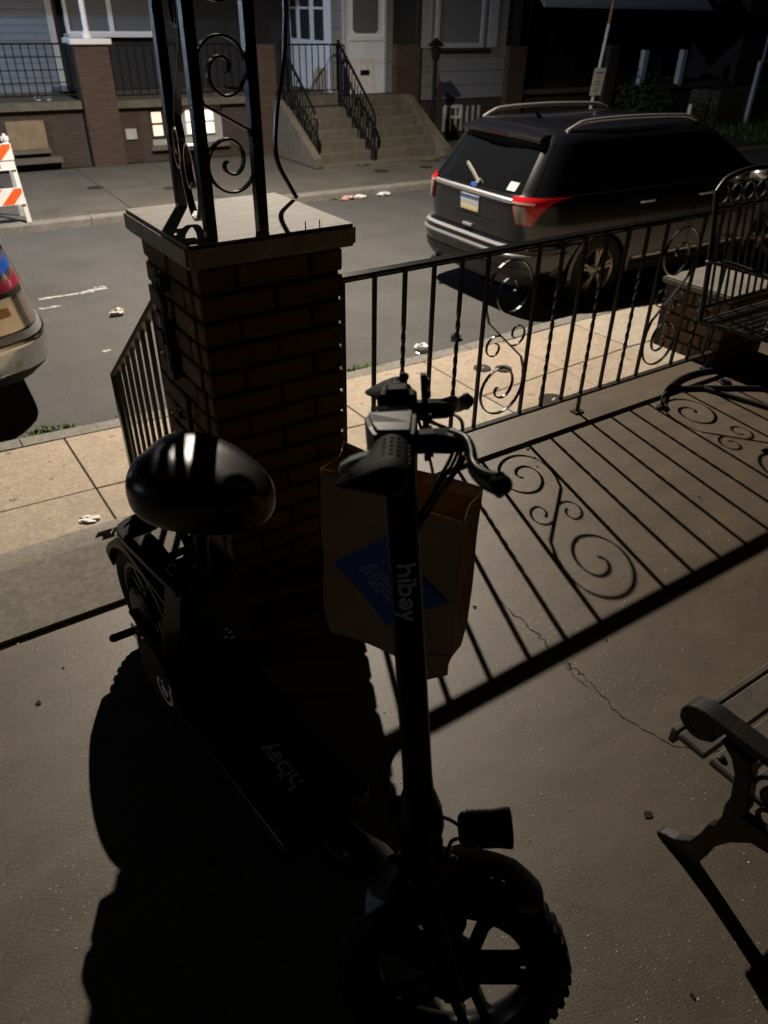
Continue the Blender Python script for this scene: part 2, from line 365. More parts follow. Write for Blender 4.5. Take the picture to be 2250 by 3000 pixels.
g.obj('floor_crumbs', mat('dark crumb', (0.035, 0.028, 0.022), 0.9), kind='stuff')

# steps down to the pavement, left of the pillar
stp = thing('porch_steps', 'grey concrete steps going down from the porch, left of the brick pillar', 'steps', (-0.4, 2.9, ZW))
for i in range(5):
    zt = -0.165*(i+1) - 0.03; y0 = 2.237 + i*0.285
    MB().bx(-1.6, 0.86, y0, y0+0.287, ZW-0.02, zt).obj('step', M['sill'], stp, bevel=0.01, bseg=2)

# brick pillars: every brick is a part, the joints are the recessed core
PW = 0.41
brick_me = {}
def pillar(name_label, x0, y0, z0, zc, cap_z, capx, capm, faces, cover=None):
    t = thing('brick_pillar', name_label, 'pillar', (x0+PW/2, y0+PW/2, z0), 0, 'brick porch pillars')
    MB().bx(x0+0.012, x0+PW-0.012, y0+0.012, y0+PW-0.012, z0, zc).obj('mortar', M['mortar'], t)
    n = int(round((zc-z0)/0.0677)); bh = (zc-z0)/n
    rr = random.Random(int(x0*100))
    def put(cx, cy, cz, L_, rot):
        key = (round(L_, 3), rr.randint(0, 2)); mk = ('brick1', 'brick2', 'brick3')[rr.choice([0, 0, 0, 1, 2])]
        if (key, mk) not in brick_me:
            h = bh-0.0105; b = MB(); q = []
            for (sx, sy, sz) in ((-1,-1,-1),(1,-1,-1),(1,1,-1),(-1,1,-1),(-1,-1,1),(1,-1,1),(1,1,1),(-1,1,1)):
                q.append((sx*(L_/2-0.005) + rr.uniform(-.0022, .0022), sy*0.025 + rr.uniform(-.002, .002), sz*h/2 + rr.uniform(-.002, .002)))
            b.add(q, [(0,3,2,1),(4,5,6,7),(0,1,5,4),(1,2,6,5),(2,3,7,6),(3,0,4,7)])
            o = b.obj('brick', M[mk], None, bevel=0.004); brick_me[(key, mk)] = o.data; bpy.data.objects.remove(o)
        o = bpy.data.objects.new('brick', brick_me[(key, mk)]); COL.objects.link(o); o.parent = t
        loc = Vector((cx, cy, cz)) - Vector((x0+PW/2, y0+PW/2, z0))
        o.location = loc + Vector((rr.uniform(-.001, .001), rr.uniform(-.001, .001), 0)); o.rotation_euler = (0, 0, rot + rr.uniform(-.008, .008))
    hb = PW/2
    for k in range(n):
        cz = z0 + bh*(k+0.5); odd = (n-k) % 2
        for f in faces:
            segs = [(0, .103), (.103, .308), (.308, PW)] if (odd == (f in 'NF')) else [(0, .205), (.205, PW)]
            for a, c in segs:
                if f in 'NF':
                    put(x0+(a+c)/2, y0+0.025 if f == 'N' else y0+PW-0.025, cz, c-a, 0)
                else:
                    a2, c2 = max(a, 0.052), min(c, PW-0.052)
                    if c2-a2 < 0.03: continue
                    put(x0+0.025 if f == 'L' else x0+PW-0.025, y0+(a2+c2)/2, cz, c2-a2, PI/2)
    b = MB(); cx0, cx1, cy0, cy1 = capx
    N_ = 5
    o = b.bx(cx0, cx1, cy0, cy1, zc+0.002, cap_z).obj('cap', capm, t, bevel=0.008, bseg=2)
    return t
P1 = pillar('brown brick pillar with a weathered white cap under the iron trellis posts', 0.618, 1.7145, 0.0, 1.0145, 1.073, (0.593, 1.056, 1.692, 2.152), M['cap'], 'NLRF')
P2 = pillar('low dark brick pier behind the iron chair at the right end of the railing', 3.475, 2.06, 0.0, 0.3385, 0.375, (3.468, 3.895, 2.05, 2.48), M['sill'], 'NL')

# ironwork
def bar_mb(b, p0, p1, wd, tw=None, n=None, rot=0.0):
    p0, p1 = Vector(p0), Vector(p1)
    if tw:
        K = 44; pts = [p0.lerp(p1, i/K) for i in range(K+1)]
        ang = []
        for i in range(K+1):
            q = i/K; a = min(max((q-tw[0])/(tw[1]-tw[0]), 0), 1); ang.append(a*tw[2] + rot)
        b.sweep(pts, rect_pts(wd, wd), twist=ang)
    else: b.sweep([p0, p1], rect_pts(wd, wd), twist=[rot, rot])
def spiral_pts(cx, cz, keys, step=12, mirror=False):
    """keys: (angle deg, radius) -> dense points"""
    out = []
    for (a0, r0), (a1, r1) in zip(keys, keys[1:]):
        n = max(2, int(abs(a1-a0)/step))
        for i in range(n):
            t = i/n; a = math.radians(a0+(a1-a0)*t); r = r0+(r1-r0)*t
            out.append((cx+r*math.cos(a), cz+r*math.sin(a)))
    a = math.radians(keys[-1][0]); out.append((cx+keys[-1][1]*math.cos(a), cz+keys[-1][1]*math.sin(a)))
    return out
def s_scroll(wd, z0, z1):
    """S scroll filling a panel 0..wd by z0..z1; point symmetric"""
    R = wd*0.47; cx, cz = wd*0.5, z1-R*1.08-0.01
    up_ = spiral_pts(cx, cz, [(180, R), (90, R*0.93), (0, R*0.88), (-90, R*0.78), (-180, R*0.50), (-270, R*0.34), (-350, R*0.26), (-400, R*0.14)])
    stem = [(cx-R, cz-R*0.25), (cx-R*0.97, cz-R*0.55), (cx-R*0.80, cz-R*1.0)]
    zm = (z0+z1)/2
    half = [p for p in reversed(up_)] + stem
    other = [(wd-x, 2*zm-z) for x, z in reversed(half)]
    return half + other
def panel_scroll(b, org, ex, n, wd, z0, z1, mirror, t, d, curls=True):
    org, ex = Vector(org), Vector(ex)
    P = s_scroll(wd, z0, z1)
    f = (lambda x: wd-x) if mirror else (lambda x: x)
    W3 = lambda x, z: org + ex*f(x) + Vector((0, 0, z))
    b.sweep([W3(x, z) for x, z in P], rect_pts(t, d), n=n)
    if curls:
        zm = (z0+z1)/2; r = wd*0.16
        for sx, (cx, cz), k in ((1, (wd*0.27, zm-0.015), 0), (-1, (wd*0.73, zm+0.015), 1)):
            q = spiral_pts(cx, cz, [(60, r*1.15), (120, r), (200, r*0.95), (290, r*0.9), (360, r*0.62), (420, r*0.35)])
            if k: q = [(2*cx-x, 2*cz-z) for x, z in q]
            b.sweep([W3(x, z) for x, z in q], rect_pts(t*0.8, d*0.8), n=n)
YR = 2.069; ZB, ZT = 0.0965, 0.802
rail = thing('porch_railing', 'black wrought iron porch railing with scroll panels and twisted bars along the porch edge', 'railing', (2.2, YR, 0))
b = MB(); prof = [(-0.006, -0.019), (0.004, -0.021), (0.010, -0.012), (0.012, 0.0), (0.010, 0.012), (0.004, 0.021), (-0.006, 0.019)]
b.sweep([(1.02, YR, 0.812), (3.46, YR, 0.812)], prof, n=(0, 1, 0)); b.obj('top_rail', M['iron'], rail, smooth=40)
MB().bx(1.02, 3.46, YR-0.010, YR+0.010, 0.795, 0.805).obj('rail_channel', M['iron'], rail)
MB().bx(1.02, 3.46, YR-0.0125, YR+0.0125, ZB-0.012, ZB).obj('bottom_rail', M['ironrust'], rail)
def barx(i):
    x = 1.3582 + 0.1244*(i-1)
    if i >= 6: x += 0.1308
    if i >= 13: x += 0.1308
    return x
for i in range(0, 17):
    x = barx(i); b = MB()
    if x < 1.06 or x > 3.45: continue
    tw = (0.12, 0.72, 4.5*PI) if i in (2, 4, 7, 9, 11, 14, 16) else None
    bar_mb(b, (x, YR, ZB), (x, YR, 0.796), 0.0128, tw)
    b.obj('baluster', M['iron'], rail)
for xa, mir in ((barx(5), False), (barx(12), True)):
    b = MB(); panel_scroll(b, (xa, YR, 0), (1, 0, 0), (0, 1, 0), 0.2552, ZB+0.004, 0.792, mir, 0.0055, 0.012); b.obj('scroll', M['iron'], rail)
for x in (barx(9), 3.43):
    b = MB(); bar_mb(b, (x, YR, 0.0), (x, YR, ZB-0.012), 0.0128); b.box((x, YR, 0.004), (0.05, 0.04, 0.008)); b.ellipsoid((x+0.018, YR, 0.009), 0.006, 0.006, 0.004); b.obj('foot', M['ironrust'], rail)

# stair hand rail on the far side of the pillar
sr_ = thing('stair_railing', 'black iron stair railing sloping down to the pavement beside the brick pillar', 'railing', (0.80, 2.9, -0.3))
XS = 0.80
dz = lambda y: 1.015 - (y-2.13)*0.705
MB().sweep([(XS, 2.135, dz(2.135)), (XS, 3.53, dz(3.53))], rect_pts(0.020, 0.040), n=(1, 0, 0)).obj('hand_rail', M['ironrust'], sr_)
for i in range(13):
    y = 2.20 + i*0.103; b = MB(); bar_mb(b, (XS, y, dz(y)-0.86), (XS, y, dz(y)-0.005), 0.0165); b.obj('baluster', M['iron'], sr_)
b = MB(); bar_mb(b, (XS, 3.515, ZW), (XS, 3.515, dz(3.515)-0.004), 0.04); b.obj('post', M['iron'], sr_)
MB().sweep([(XS, 2.14, dz(2.14)-0.85), (XS, 3.52, dz(3.52)-0.85)], rect_pts(0.014, 0.025), n=(1, 0, 0)).obj('lower_rail', M['iron'], sr_)

# trellis column on the cap
tr = thing('iron_trellis_column', 'black iron trellis column with scrolls standing on the white pillar cap', 'column', (0.74, 1.9, 1.073))
TP = {'A': (0.742, 2.10), 'B': (0.672, 1.728), 'C': (0.812, 1.742)}
ZTOP = 2.62
for k, (x, y) in TP.items():
    MB().box((x, y, (1.073+ZTOP)/2), (0.026, 0.026, ZTOP-1.073)).obj('post', M['iron'], tr, bevel=0.002)
def strap(b, a, c, z0, z1, mirror, t=0.005, d=0.012, curls=False):
    a, c = Vector((*a, 0)), Vector((*c, 0)); e = (c-a); L_ = e.length; e.normalize(); n = Vector((0, 0, 1)).cross(e)
    panel_scroll(b, a, e, n, L_, z0, z1, mirror, t, d, curls)
for z0, z1 in ((1.15, 1.50), (1.52, 1.92), (1.94, 2.4)):
    b = MB(); strap(b, TP['B'], TP['C'], z0, z1, False); b.obj('scroll', M['iron'], tr)
for z0, z1 in ((1.078, 1.56), (1.58, 2.1)):
    b = MB()
    a = Vector((TP['A'][0], TP['A'][1], 0)); c = Vector((TP['B'][0], TP['B'][1], 0)); e = (c-a).normalized(); n = Vector((0, 0, 1)).cross(e); L_ = (c-a).length
    P = spiral_pts(L_*0.62, z0+0.115, [(-60, 0.02), (-130, 0.04), (-250, 0.062), (-360, 0.085), (-450, 0.105), (-540, 0.115), (-575, 0.118)]) + [(L_*0.30, z0+0.22), (L_*0.40, z0+0.27), (L_*0.62, z0+0.33), (L_*0.80, z0+0.40), (L_*0.86, z0+0.44)] + spiral_pts(L_*0.72, z0+0.45, [(-10, 0.055), (60, 0.05), (180, 0.045), (290, 0.03), (380, 0.02)])
    b.sweep([a + e*x + Vector((0, 0, z)) for x, z in P], rect_pts(0.007, 0.018), n=n)
    P = spiral_pts(L_*0.24, z0+0.16, [(270, 0.015), (160, 0.03), (20, 0.045), (-90, 0.052), (-170, 0.055)])
    b.sweep([a + e*x + Vector((0, 0, z)) for x, z in P], rect_pts(0.007, 0.018), n=n)
    b.obj('scroll', M['iron'], tr)
wv = [(1.069, 2.045, 1.073), (1.050, 2.045, 1.105), (1.018, 2.045, 1.165), (1.011, 2.045, 1.22), (1.022, 2.045, 1.30), (1.036, 2.045, 1.36), (1.052, 2.045, 1.43), (1.062, 2.045, 1.55), (1.050, 2.045, 1.68), (1.02, 2.045, 1.8), (1.03, 2.045, 2.0), (1.06, 2.045, 2.3), (1.06, 2.045, 2.6)]
def smooth_pts(p, k=6):
    p = [Vector(q) for q in p]; out = []
    for i in range(len(p)-1):
        p0, p1, p2, p3 = p[max(i-1, 0)], p[i], p[i+1], p[min(i+2, len(p)-1)]
        for j in range(k):
            t = j/k; out.append(0.5*((2*p1) + (p2-p0)*t + (2*p0-5*p1+4*p2-p3)*t*t + (3*p1-p0-3*p2+p3)*t**3))
    out.append(p[-1]); return out
MB().sweep(smooth_pts(wv), rect_pts(0.010, 0.010), n=(0, 1, 0)).obj('wavy_bar', M['iron'], tr)
# two bent nails at the edge of the cap
for x in (0.905, 0.945):
    t = MB().tube(smooth_pts([(x, 1.697, 1.05), (x, 1.691, 1.075), (x+0.002, 1.695, 1.094)], 4), 0.0016, 5).obj('bent_nail', M['ironrust']); tag(t, 'bent nail at the edge of the white cap, %s' % ('the one nearer the iron post' if x < 0.92 else 'the one nearer the cap corner'), 'nail', 'bent nails in the pillar cap')
# latch hardware fixed on the pillar's left face
lt = thing('gate_latch', 'dark iron gate latch and hook hanging on the left face of the brick pillar', 'latch', (0.612, 1.9, 0.75))
b = MB(); b.tube(smooth_pts([(0.598, 1.945, 0.93), (0.594, 1.93, 0.90), (0.598, 1.925, 0.87), (0.594, 1.935, 0.84), (0.598, 1.955, 0.80)], 5), 0.010, 8, scales=None); b.box((0.606, 1.945, 0.925), (0.024, 0.05, 0.035)); b.obj('hook', M['ironrust'], lt)
b = MB(); b.box((0.604, 1.945, 0.735), (0.026, 0.03, 0.16)); b.box((0.600, 1.965, 0.775), (0.03, 0.045, 0.035)); b.box((0.602, 1.945, 0.675), (0.022, 0.055, 0.018)); b.tube([(0.598, 1.925, 0.745), (0.59, 1.905, 0.755), (0.59, 1.895, 0.74)], 0.006, 6); b.obj('latch_plate', M['ironrust'], lt, bevel=0.003)
b = MB(); b.tube(smooth_pts([(0.604, 1.86, 0.62), (0.598, 1.855, 0.575), (0.600, 1.862, 0.52), (0.598, 1.85, 0.48)], 5), 0.008, 8); b.tube([(0.600, 1.862, 0.56), (0.588, 1.895, 0.555), (0.588, 1.905, 0.57)], 0.008, 6); b.obj('chain_end', M['ironrust'], lt)
MB().box((0.594, 1.972, 0.815), (0.004, 0.012, 0.035)).obj('label_strip', mat('blue white tape', (0.45, 0.55, 0.8), 0.4), lt)

UP = Vector((0, 0, 1))
# ================================================================== street lamps (both stand outside the frame)
def street_lamp(label, pole, head, power, col, size, aim, angle):
    t = thing('street_lamp', label, 'street lamp', (pole[0], pole[1], ZW))
    px, py = pole; hx, hy, hz = head
    m_ = mat('galvanised steel', (0.32, 0.33, 0.34), 0.45, metal=0.8)
    MB().sweep([(px, py, ZW), (px, py, hz-0.4), (px, py, hz+0.3)], circ_pts(0.09, 14), scales=[1.0, 0.75, 0.7]).obj('pole', m_, t, smooth=40)
    d = Vector((hx-px, hy-py, 0)); e = d.normalized()
    MB().tube(smooth_pts([(px, py, hz-0.3), Vector((px, py, hz+0.25)) + d*0.25, Vector((px, py, hz+0.42)) + d*0.7, Vector((hx, hy, hz+0.20)) - e*0.25], 8), 0.035, 10).obj('arm', m_, t, smooth=40)
    rz = math.atan2(e.y, e.x)
    MB().box((hx, hy, hz+0.17), (0.62, 0.26, 0.09), rz).obj('housing', m_, t, bevel=0.03, bseg=2)
    gm = mat('lamp glass', (0.9, 0.9, 0.9), 0.3, emit=(col, 18.0))
    MB().box((hx, hy, hz+0.118), (0.20, 0.16, 0.010), rz).obj('lamp_glass', gm, t)
    ld = bpy.data.lights.new('street_light', 'SPOT'); ld.energy = power; ld.color = col; ld.spot_size = math.radians(angle); ld.spot_blend = 1.0
    ld.shadow_soft_size = size
    lo = bpy.data.objects.new('street_light', ld); COL.objects.link(lo)
    dirn = (Vector(aim) - Vector(head)).normalized()
    lo.rotation_mode = 'QUATERNION'; lo.rotation_quaternion = dirn.to_track_quat('-Z', 'Y'); lo.location = head
    return t
street_lamp('street lamp on a tall grey pole lighting the kerb in warm light', (-1.2, 4.95), LAMP, LAMP_W, (1.0, 0.88, 0.74), 0.04, (3.6, 8.4, -1.2), 164)
street_lamp('street lamp further down the street with a cold blue white light', (-6.2, 12.7), LED, LED_W, (0.50, 0.68, 1.0), 0.08, (3.8, 15.5, 0.2), 104)

street_lamp('distant street lamp far down the street at the left', (-27.0, 12.9), Vector((-27.0, 10.0, 6.2)), 750.0, (0.80, 0.89, 1.0), 0.08, (0.0, 2.0, 0.0), 90)

# ================================================================== electric scooter
FW = Vector((0.11, -0.994, 0)).normalized(); LF = Vector((0.994, 0.11, 0)).normalized(); UP = Vector((0, 0, 1))
D0 = Vector((0.415, 0.79, 0))
def dk(s, l, z): return D0 + FW*s + LF*l + UP*z
M['blk'] = mat('satin black plastic', (0.007, 0.007, 0.008), 0.38, spec=0.25, noise=0.3, nscale=30)
M['blkmat'] = mat('matt black rubber', (0.009, 0.009, 0.009), 0.7, spec=0.22, bump=0.0006, bscale=300)
M['blkmetal'] = mat('black painted metal', (0.006, 0.006, 0.007), 0.34, spec=0.22)
M['seat'] = mat('black vinyl', (0.016, 0.016, 0.018), 0.30, spec=0.6, bump=0.00025, bscale=500)
M['chrome'] = mat('bright steel', (0.6, 0.6, 0.62), 0.18, metal=1.0)
M['logo'] = mat('pale grey print', (0.85, 0.86, 0.9), 0.5)
M['logo2'] = mat('grey print', (0.7, 0.7, 0.71), 0.5)
sc = thing('electric_scooter', 'black electric scooter with a padded seat, rear rack and a paper bag on its bars', 'scooter', (0.41, 1.0, 0))
HUB = Vector((0.4487, 0.4266, 0.195)); AX = Vector((0.0827, 0.2725, 1.0)).normalized()
f0 = FW - AX*FW.dot(AX); f0.normalize(); l0 = AX.cross(f0)
DL = 0.8334
SF = f0*math.cos(DL) + l0*math.sin(DL); SL = AX.cross(SF)       # steering forward / left
def sp(s, f, l): return HUB - SF*0.04 + AX*s + SF*f + SL*l
def wheel(c, ax, R, wd, parent, e_up):
    ax = Vector(ax).normalized()
    prof = [(R-0.052, -wd*0.40), (R-0.036, -wd*0.5), (R-0.016, -wd*0.46), (R-0.003, -wd*0.26), (R, 0), (R-0.003, wd*0.26), (R-0.016, wd*0.46), (R-0.036, wd*0.5), (R-0.052, wd*0.40), (R-0.054, 0)]
    b = MB(); b.lathe(prof, c, ax, 48, closed=True)
    h = Vector((0, 0, 1)); e1 = (h-ax*h.dot(ax)).normalized(); e2 = ax.cross(e1)
    for i in range(44):
        a = 2*PI*i/44; rd = e1*math.cos(a) + e2*math.sin(a); tg = ax.cross(rd)
        for sgn in (-1, 1):
            m_ = Matrix((rd, tg, ax)).transposed()
            b.box(c + rd*(R-0.0045) + ax*sgn*wd*0.24 + tg*sgn*0.004, (0.006, 0.012, wd*0.26), mat=m_)
    ty = b.obj('tyre', M['blkmat'], parent, smooth=50)
    r_ = R-0.050
    b = MB(); b.lathe([(r_, -wd*0.38), (r_-0.014, -wd*0.36), (r_-0.022, -wd*0.18), (r_-0.024, 0), (r_-0.022, wd*0.18), (r_-0.014, wd*0.36), (r_, wd*0.38), (r_-0.004, 0)], c, ax, 48, closed=True)
    for k in range(5):
        a = 2*PI*k/5 + e_up; rd = e1*math.cos(a) + e2*math.sin(a); tg = ax.cross(rd)
        for off in (-0.019, 0.019):
            b.sweep([c + rd*0.030 + tg*off, c + rd*(r_-0.040) + tg*off, c + rd*(r_-0.012) + tg*off*1.5], rect_pts(0.017, 0.020), n=ax)
    b.obj('rim', M['blkmetal'], parent, smooth=40)
    b = MB(); b.lathe([(0.0, -wd*0.62), (0.010, -wd*0.62), (0.011, -wd*0.5), (0.042, -wd*0.48), (0.047, -wd*0.3), (0.047, wd*0.3), (0.042, wd*0.48), (0.011, wd*0.5), (0.010, wd*0.62), (0.0, wd*0.62)], c, ax, 28); b.obj('hub', M['blk'], parent, smooth=40)
    return ty
wheel(HUB, SL, 0.195, 0.062, sc, PI/2-0.06)
RH = Vector((0.345, 1.60, 0.185)); wheel(RH, LF, 0.185, 0.062, sc, 0.3)
# deck
def dk_prism(s0, s1, w0, z0, z1, ch=0.02):
    poly = [(-w0/2+ch, z0), (w0/2-ch, z0), (w0/2, z0+ch), (w0/2, z1-0.006), (w0/2-0.006, z1), (-w0/2+0.006, z1), (-w0/2, z1-0.006), (-w0/2, z0+ch)]
    return [[dk(s_, x, z) for x, z in poly] for s_ in (s0, s1)]
b = MB(); b.rings(dk_prism(-0.47, 0.0, 0.225, 0.115, 0.192)); b.obj('deck', M['blkmetal'], sc, bevel=0.004, bseg=2)
b = MB(); b.rings([[dk(s_, x, z) for x, z in ((-0.098, 0.1925), (0.098, 0.1925), (0.098, 0.1965), (-0.098, 0.1965))] for s_ in (-0.45, -0.025)]); b.obj('deck_mat', M['blkmat'], sc)
b = MB(); b.tube([dk(0.002, -0.10, 0.188), dk(0.012, -0.06, 0.189), dk(0.014, 0.06, 0.189), dk(0.002, 0.10, 0.188)], 0.004, 6); b.obj('deck_edge', M['blkmetal'], sc)
# lettering: flat strokes
def stroke(b, pts, wd, o, ex, ey, n, closed=False):
    pts = [Vector((p[0], p[1], 0)) for p in pts]; N_ = len(pts); L_, R_ = [], []
    for i in range(N_):
        a = pts[(i-1) % N_] if (closed or i > 0) else pts[i]; c = pts[(i+1) % N_] if (closed or i < N_-1) else pts[i]
        d = (c-a).normalized(); nn = Vector((-d.y, d.x, 0)); L_.append(pts[i]+nn*wd/2); R_.append(pts[i]-nn*wd/2)
    W3 = lambda p: Vector(o) + Vector(ex)*p.x + Vector(ey)*p.y + Vector(n)*0.0006
    m_ = N_ if closed else N_-1
    b.add([W3(p) for p in L_] + [W3(p) for p in R_], [(i, (i+1) % N_, N_+(i+1) % N_, N_+i) for i in range(m_)])
def arc(cx, cy, r, a0, a1, n=14): return [(cx+r*math.cos(math.radians(a0+(a1-a0)*i/n)), cy+r*math.sin(math.radians(a0+(a1-a0)*i/n))) for i in range(n+1)]
def wordmark(b, o, ex, ey, n, h):
    """the scooter's wordmark; h = x height. o = start of base line"""
    o, ex, ey = Vector(o), Vector(ex)*h, Vector(ey)*h; q = 0.24
    st_ = lambda p, closed=False: stroke(b, p, q, o, ex, ey, n, closed)
    st_([(0.15, 0), (0.15, 0.8), (0.02, 1.42)])
    st_([(0.15, 0.45)] + arc(0.53, 0.50, 0.38, 180, 0) + [(0.91, 0)])
    st_([(1.33, 0), (1.33, 0.98)]); st_([(1.33, 1.17), (1.33, 1.40)])
    st_([(1.75, 0), (1.75, 0.85), (1.64, 1.42)]); st_(arc(2.15, 0.5, 0.40, 0, 360, 24)[:-1], True)
    st_(arc(3.25, 0.5, 0.42, 205, 510, 24)); st_(arc(3.27, 0.47, 0.10, 0, 360, 12)[:-1], True); st_([(2.80, 0.42), (3.04, 0.42)])
    st_([(3.92, 1.0), (4.30, 0.06)]); st_([(4.66, 1.0), (4.20, -0.12), (4.0, -0.40)])
b = MB(); wordmark(b, dk(-0.092, 0.010, 0.1968), -FW, -LF, UP, 0.027); b.obj('lettering', M['logo2'], sc)
# neck from the deck to the steering head
b = MB(); b.sweep(smooth_pts([dk(-0.03, 0, 0.155), dk(0.06, 0, 0.16), dk(0.15, 0.0, 0.21), sp(0.16, -0.05, 0), sp(0.235, -0.015, 0)], 5), rect_pts(0.055, 0.075)); b.obj('neck', M['blkmetal'], sc, smooth=50, bevel=0.008)
b = MB(); b.sweep([sp(0.13, 0, 0), sp(0.27, 0, 0)], circ_pts(0.034, 18)); b.obj('steering_head', M['blkmetal'], sc, smooth=40)
b = MB(); b.sweep([sp(0.265, 0, 0), sp(0.30, 0, 0), sp(0.33, 0, 0), sp(0.36, 0, 0)], circ_pts(0.026, 16), scales=[1.1, 1.45, 1.35, 1.0]); b.box(sp(0.315, -0.032, 0.005), (0.018, 0.03, 0.05)); b.obj('folding_joint', M['blkmetal'], sc, smooth=40)
b = MB(); b.tube(smooth_pts([sp(0.29, -0.03, 0.03), sp(0.33, -0.052, 0.045), sp(0.38, -0.048, 0.045), sp(0.42, -0.03, 0.036)], 5), 0.007, 8, scales=None); b.obj('folding_lever', M['blkmetal'], sc, smooth=50)
# stem: rounded tube
rr_ = [(0.0205*math.copysign(abs(math.cos(t))**0.6, math.cos(t)), 0.0225*math.copysign(abs(math.sin(t))**0.6, math.sin(t))) for t in [2*PI*i/24 for i in range(24)]]
b = MB()
rings = [[sp(s_, q[1]*k, q[0]*k) for q in rr_] for s_, k in ((0.345, 1.08), (0.40, 1.0), (0.86, 0.98), (0.895, 1.05), (0.93, 0.95))]
b.rings(rings); b.obj('stem', M['blkmetal'], sc, smooth=50)
b = MB(); wordmark(b, sp(0.748, -0.010, -0.0216), -AX, SF, -SL, 0.0178); b.obj('lettering', M['logo2'], sc)
# handlebar and everything on it
HB = 0.937
b = MB(); b.tube(smooth_pts([sp(HB, -0.004, -0.262), sp(HB, 0, -0.13), sp(HB, 0.004, 0), sp(HB, 0, 0.13), sp(HB, -0.004, 0.262)], 4), 0.0125, 12); b.obj('handlebar', M['blkmetal'], sc, smooth=50)
b = MB(); b.sweep([sp(0.905, 0, 0), sp(0.975, 0.004, 0)], rect_pts(0.048, 0.05), n=SF); b.box(sp(0.972, 0.004, 0), (0.03, 0.05, 0.02), mat=Matrix((SF, SL, AX)).transposed()); b.obj('stem_clamp', M['blkmetal'], sc, bevel=0.004)
SM = Matrix((SF, SL, AX)).transposed()
for sgn in (-1, 1):
    # ergonomic grip: round body with a flat palm wing towards the rider
    b = MB(); rg_ = []
    for l_, r_, wing in ((0.145, 0.0165, 0.0), (0.150, 0.0185, 0.004), (0.165, 0.0180, 0.006), (0.19, 0.0180, 0.012), (0.215, 0.0185, 0.022), (0.24, 0.0188, 0.032), (0.258, 0.0185, 0.034), (0.265, 0.014, 0.026)):
        ring = []
        for i in range(24):
            t = 2*PI*i/24; cx, cz = math.cos(t), math.sin(t)
            x = r_*cx; z = r_*cz
            if cx < 0: x -= wing*(-cx)**1.5; z *= (1 - 0.55*min(1, wing/0.034)*(-cx)**1.5)
            ring.append(sp(HB, x-0.002, sgn*l_) + AX*(z - 0.10*max(0, -x-0.02)))
        rg_.append(ring)
    b.rings(rg_)
    for k in range(9):
        l_ = 0.168 + k*0.0085; rr2 = 0.0193
        for j in range(5):
            t = 0.35 + j*0.42
            c_ = sp(HB, rr2*math.cos(t)*0.98, sgn*l_) + AX*(rr2*math.sin(t))
            if k % 2 == 0: b.box(c_, (0.0035, 0.006, 0.0018), mat=SM @ Matrix.Rotation(-(t-PI/2), 3, 'Y'))
    b.obj('grip', M['blkmat'], sc, smooth=35)
    # brake perch and lever
    b = MB(); b.sweep([sp(HB, 0, sgn*0.088), sp(HB, 0, sgn*0.104)], circ_pts(0.019, 14))
    b.rings([[sp(HB-0.004+dz_, f_, sgn*l_) for dz_, f_, l_ in q] for q in (
        ((-.012, .010, .082), (.010, .010, .082), (.010, .010, .110), (-.012, .010, .110)),
        ((-.013, .045, .078), (.011, .045, .078), (.011, .045, .112), (-.013, .045, .112)),
        ((-.012, .072, .074), (.009, .070, .074), (.008, .066, .122), (-.012, .068, .122)),
        ((-.006, .082, .082), (.002, .082, .082), (.002, .076, .114), (-.006, .078, .114)))])
    b.obj('brake_perch', M['blkmetal'], sc, bevel=0.003, bseg=2)
    lp = smooth_pts([sp(HB-0.004, .066, sgn*.096), sp(HB-0.004, .080, sgn*.122), sp(HB-0.010, .084, sgn*.146), sp(HB-0.018, .084, sgn*.172), sp(HB-0.022, .092, sgn*.200), sp(HB-0.022, .106, sgn*.226)], 5)
    n_ = len(lp); b = MB(); b.sweep(lp, [(0.0115*math.cos(t), 0.0075*math.sin(t)) for t in [2*PI*i/12 for i in range(12)]], n=SF, scales=[1.15 - 0.30*math.sin(PI*i/(n_-1)) for i in range(n_-1)] + [1.25])
    b.ellipsoid(lp[-1], 0.0125, 0.0125, 0.011); b.obj('brake_lever', M['blkmetal'], sc, smooth=60)
    b = MB(); b.tube(smooth_pts([sp(HB-0.008, .070, sgn*.086), sp(HB-0.02, .088, sgn*.055), sp(HB-0.06, .075, sgn*.025), sp(HB-0.10, .045, sgn*.010), sp(HB-0.13, .022, 0.0)], 6), 0.0026, 6); b.obj('brake_cable', M['blk'], sc, smooth=60)
# display / throttle pod beside the near grip
b = MB(); b.rings([[sp(HB+dz_, f_, l_) for dz_, f_, l_ in q] for q in (
    ((-.016, -.020, -.142), (-.016, .022, -.142), (.018, .022, -.142), (.020, -.020, -.142)),
    ((-.018, -.028, -.120), (-.018, .024, -.120), (.024, .024, -.120), (.026, -.028, -.120)),
    ((-.020, -.034, -.085), (-.020, .026, -.085), (.030, .026, -.085), (.030, -.034, -.085)),
    ((-.018, -.030, -.055), (-.018, .024, -.055), (.026, .024, -.055), (.026, -.030, -.055)),
    ((-.012, -.022, -.046), (-.012, .018, -.046), (.016, .018, -.046), (.016, -.022, -.046)))]); pod = b.obj('display_pod', M['blkmetal'], sc, bevel=0.005, bseg=2)
b = MB(); b.rings([[sp(HB+0.0315, f_, l_) for f_, l_ in ((-.026, -.082), (.018, -.082), (.018, -.060), (-.026, -.060))], [sp(HB+0.0325, f_, l_) for f_, l_ in ((-.026, -.082), (.018, -.082), (.018, -.060), (-.026, -.060))]]); b.obj('screen', mat('dark screen', (0.004, 0.004, 0.005), 0.08), pod)
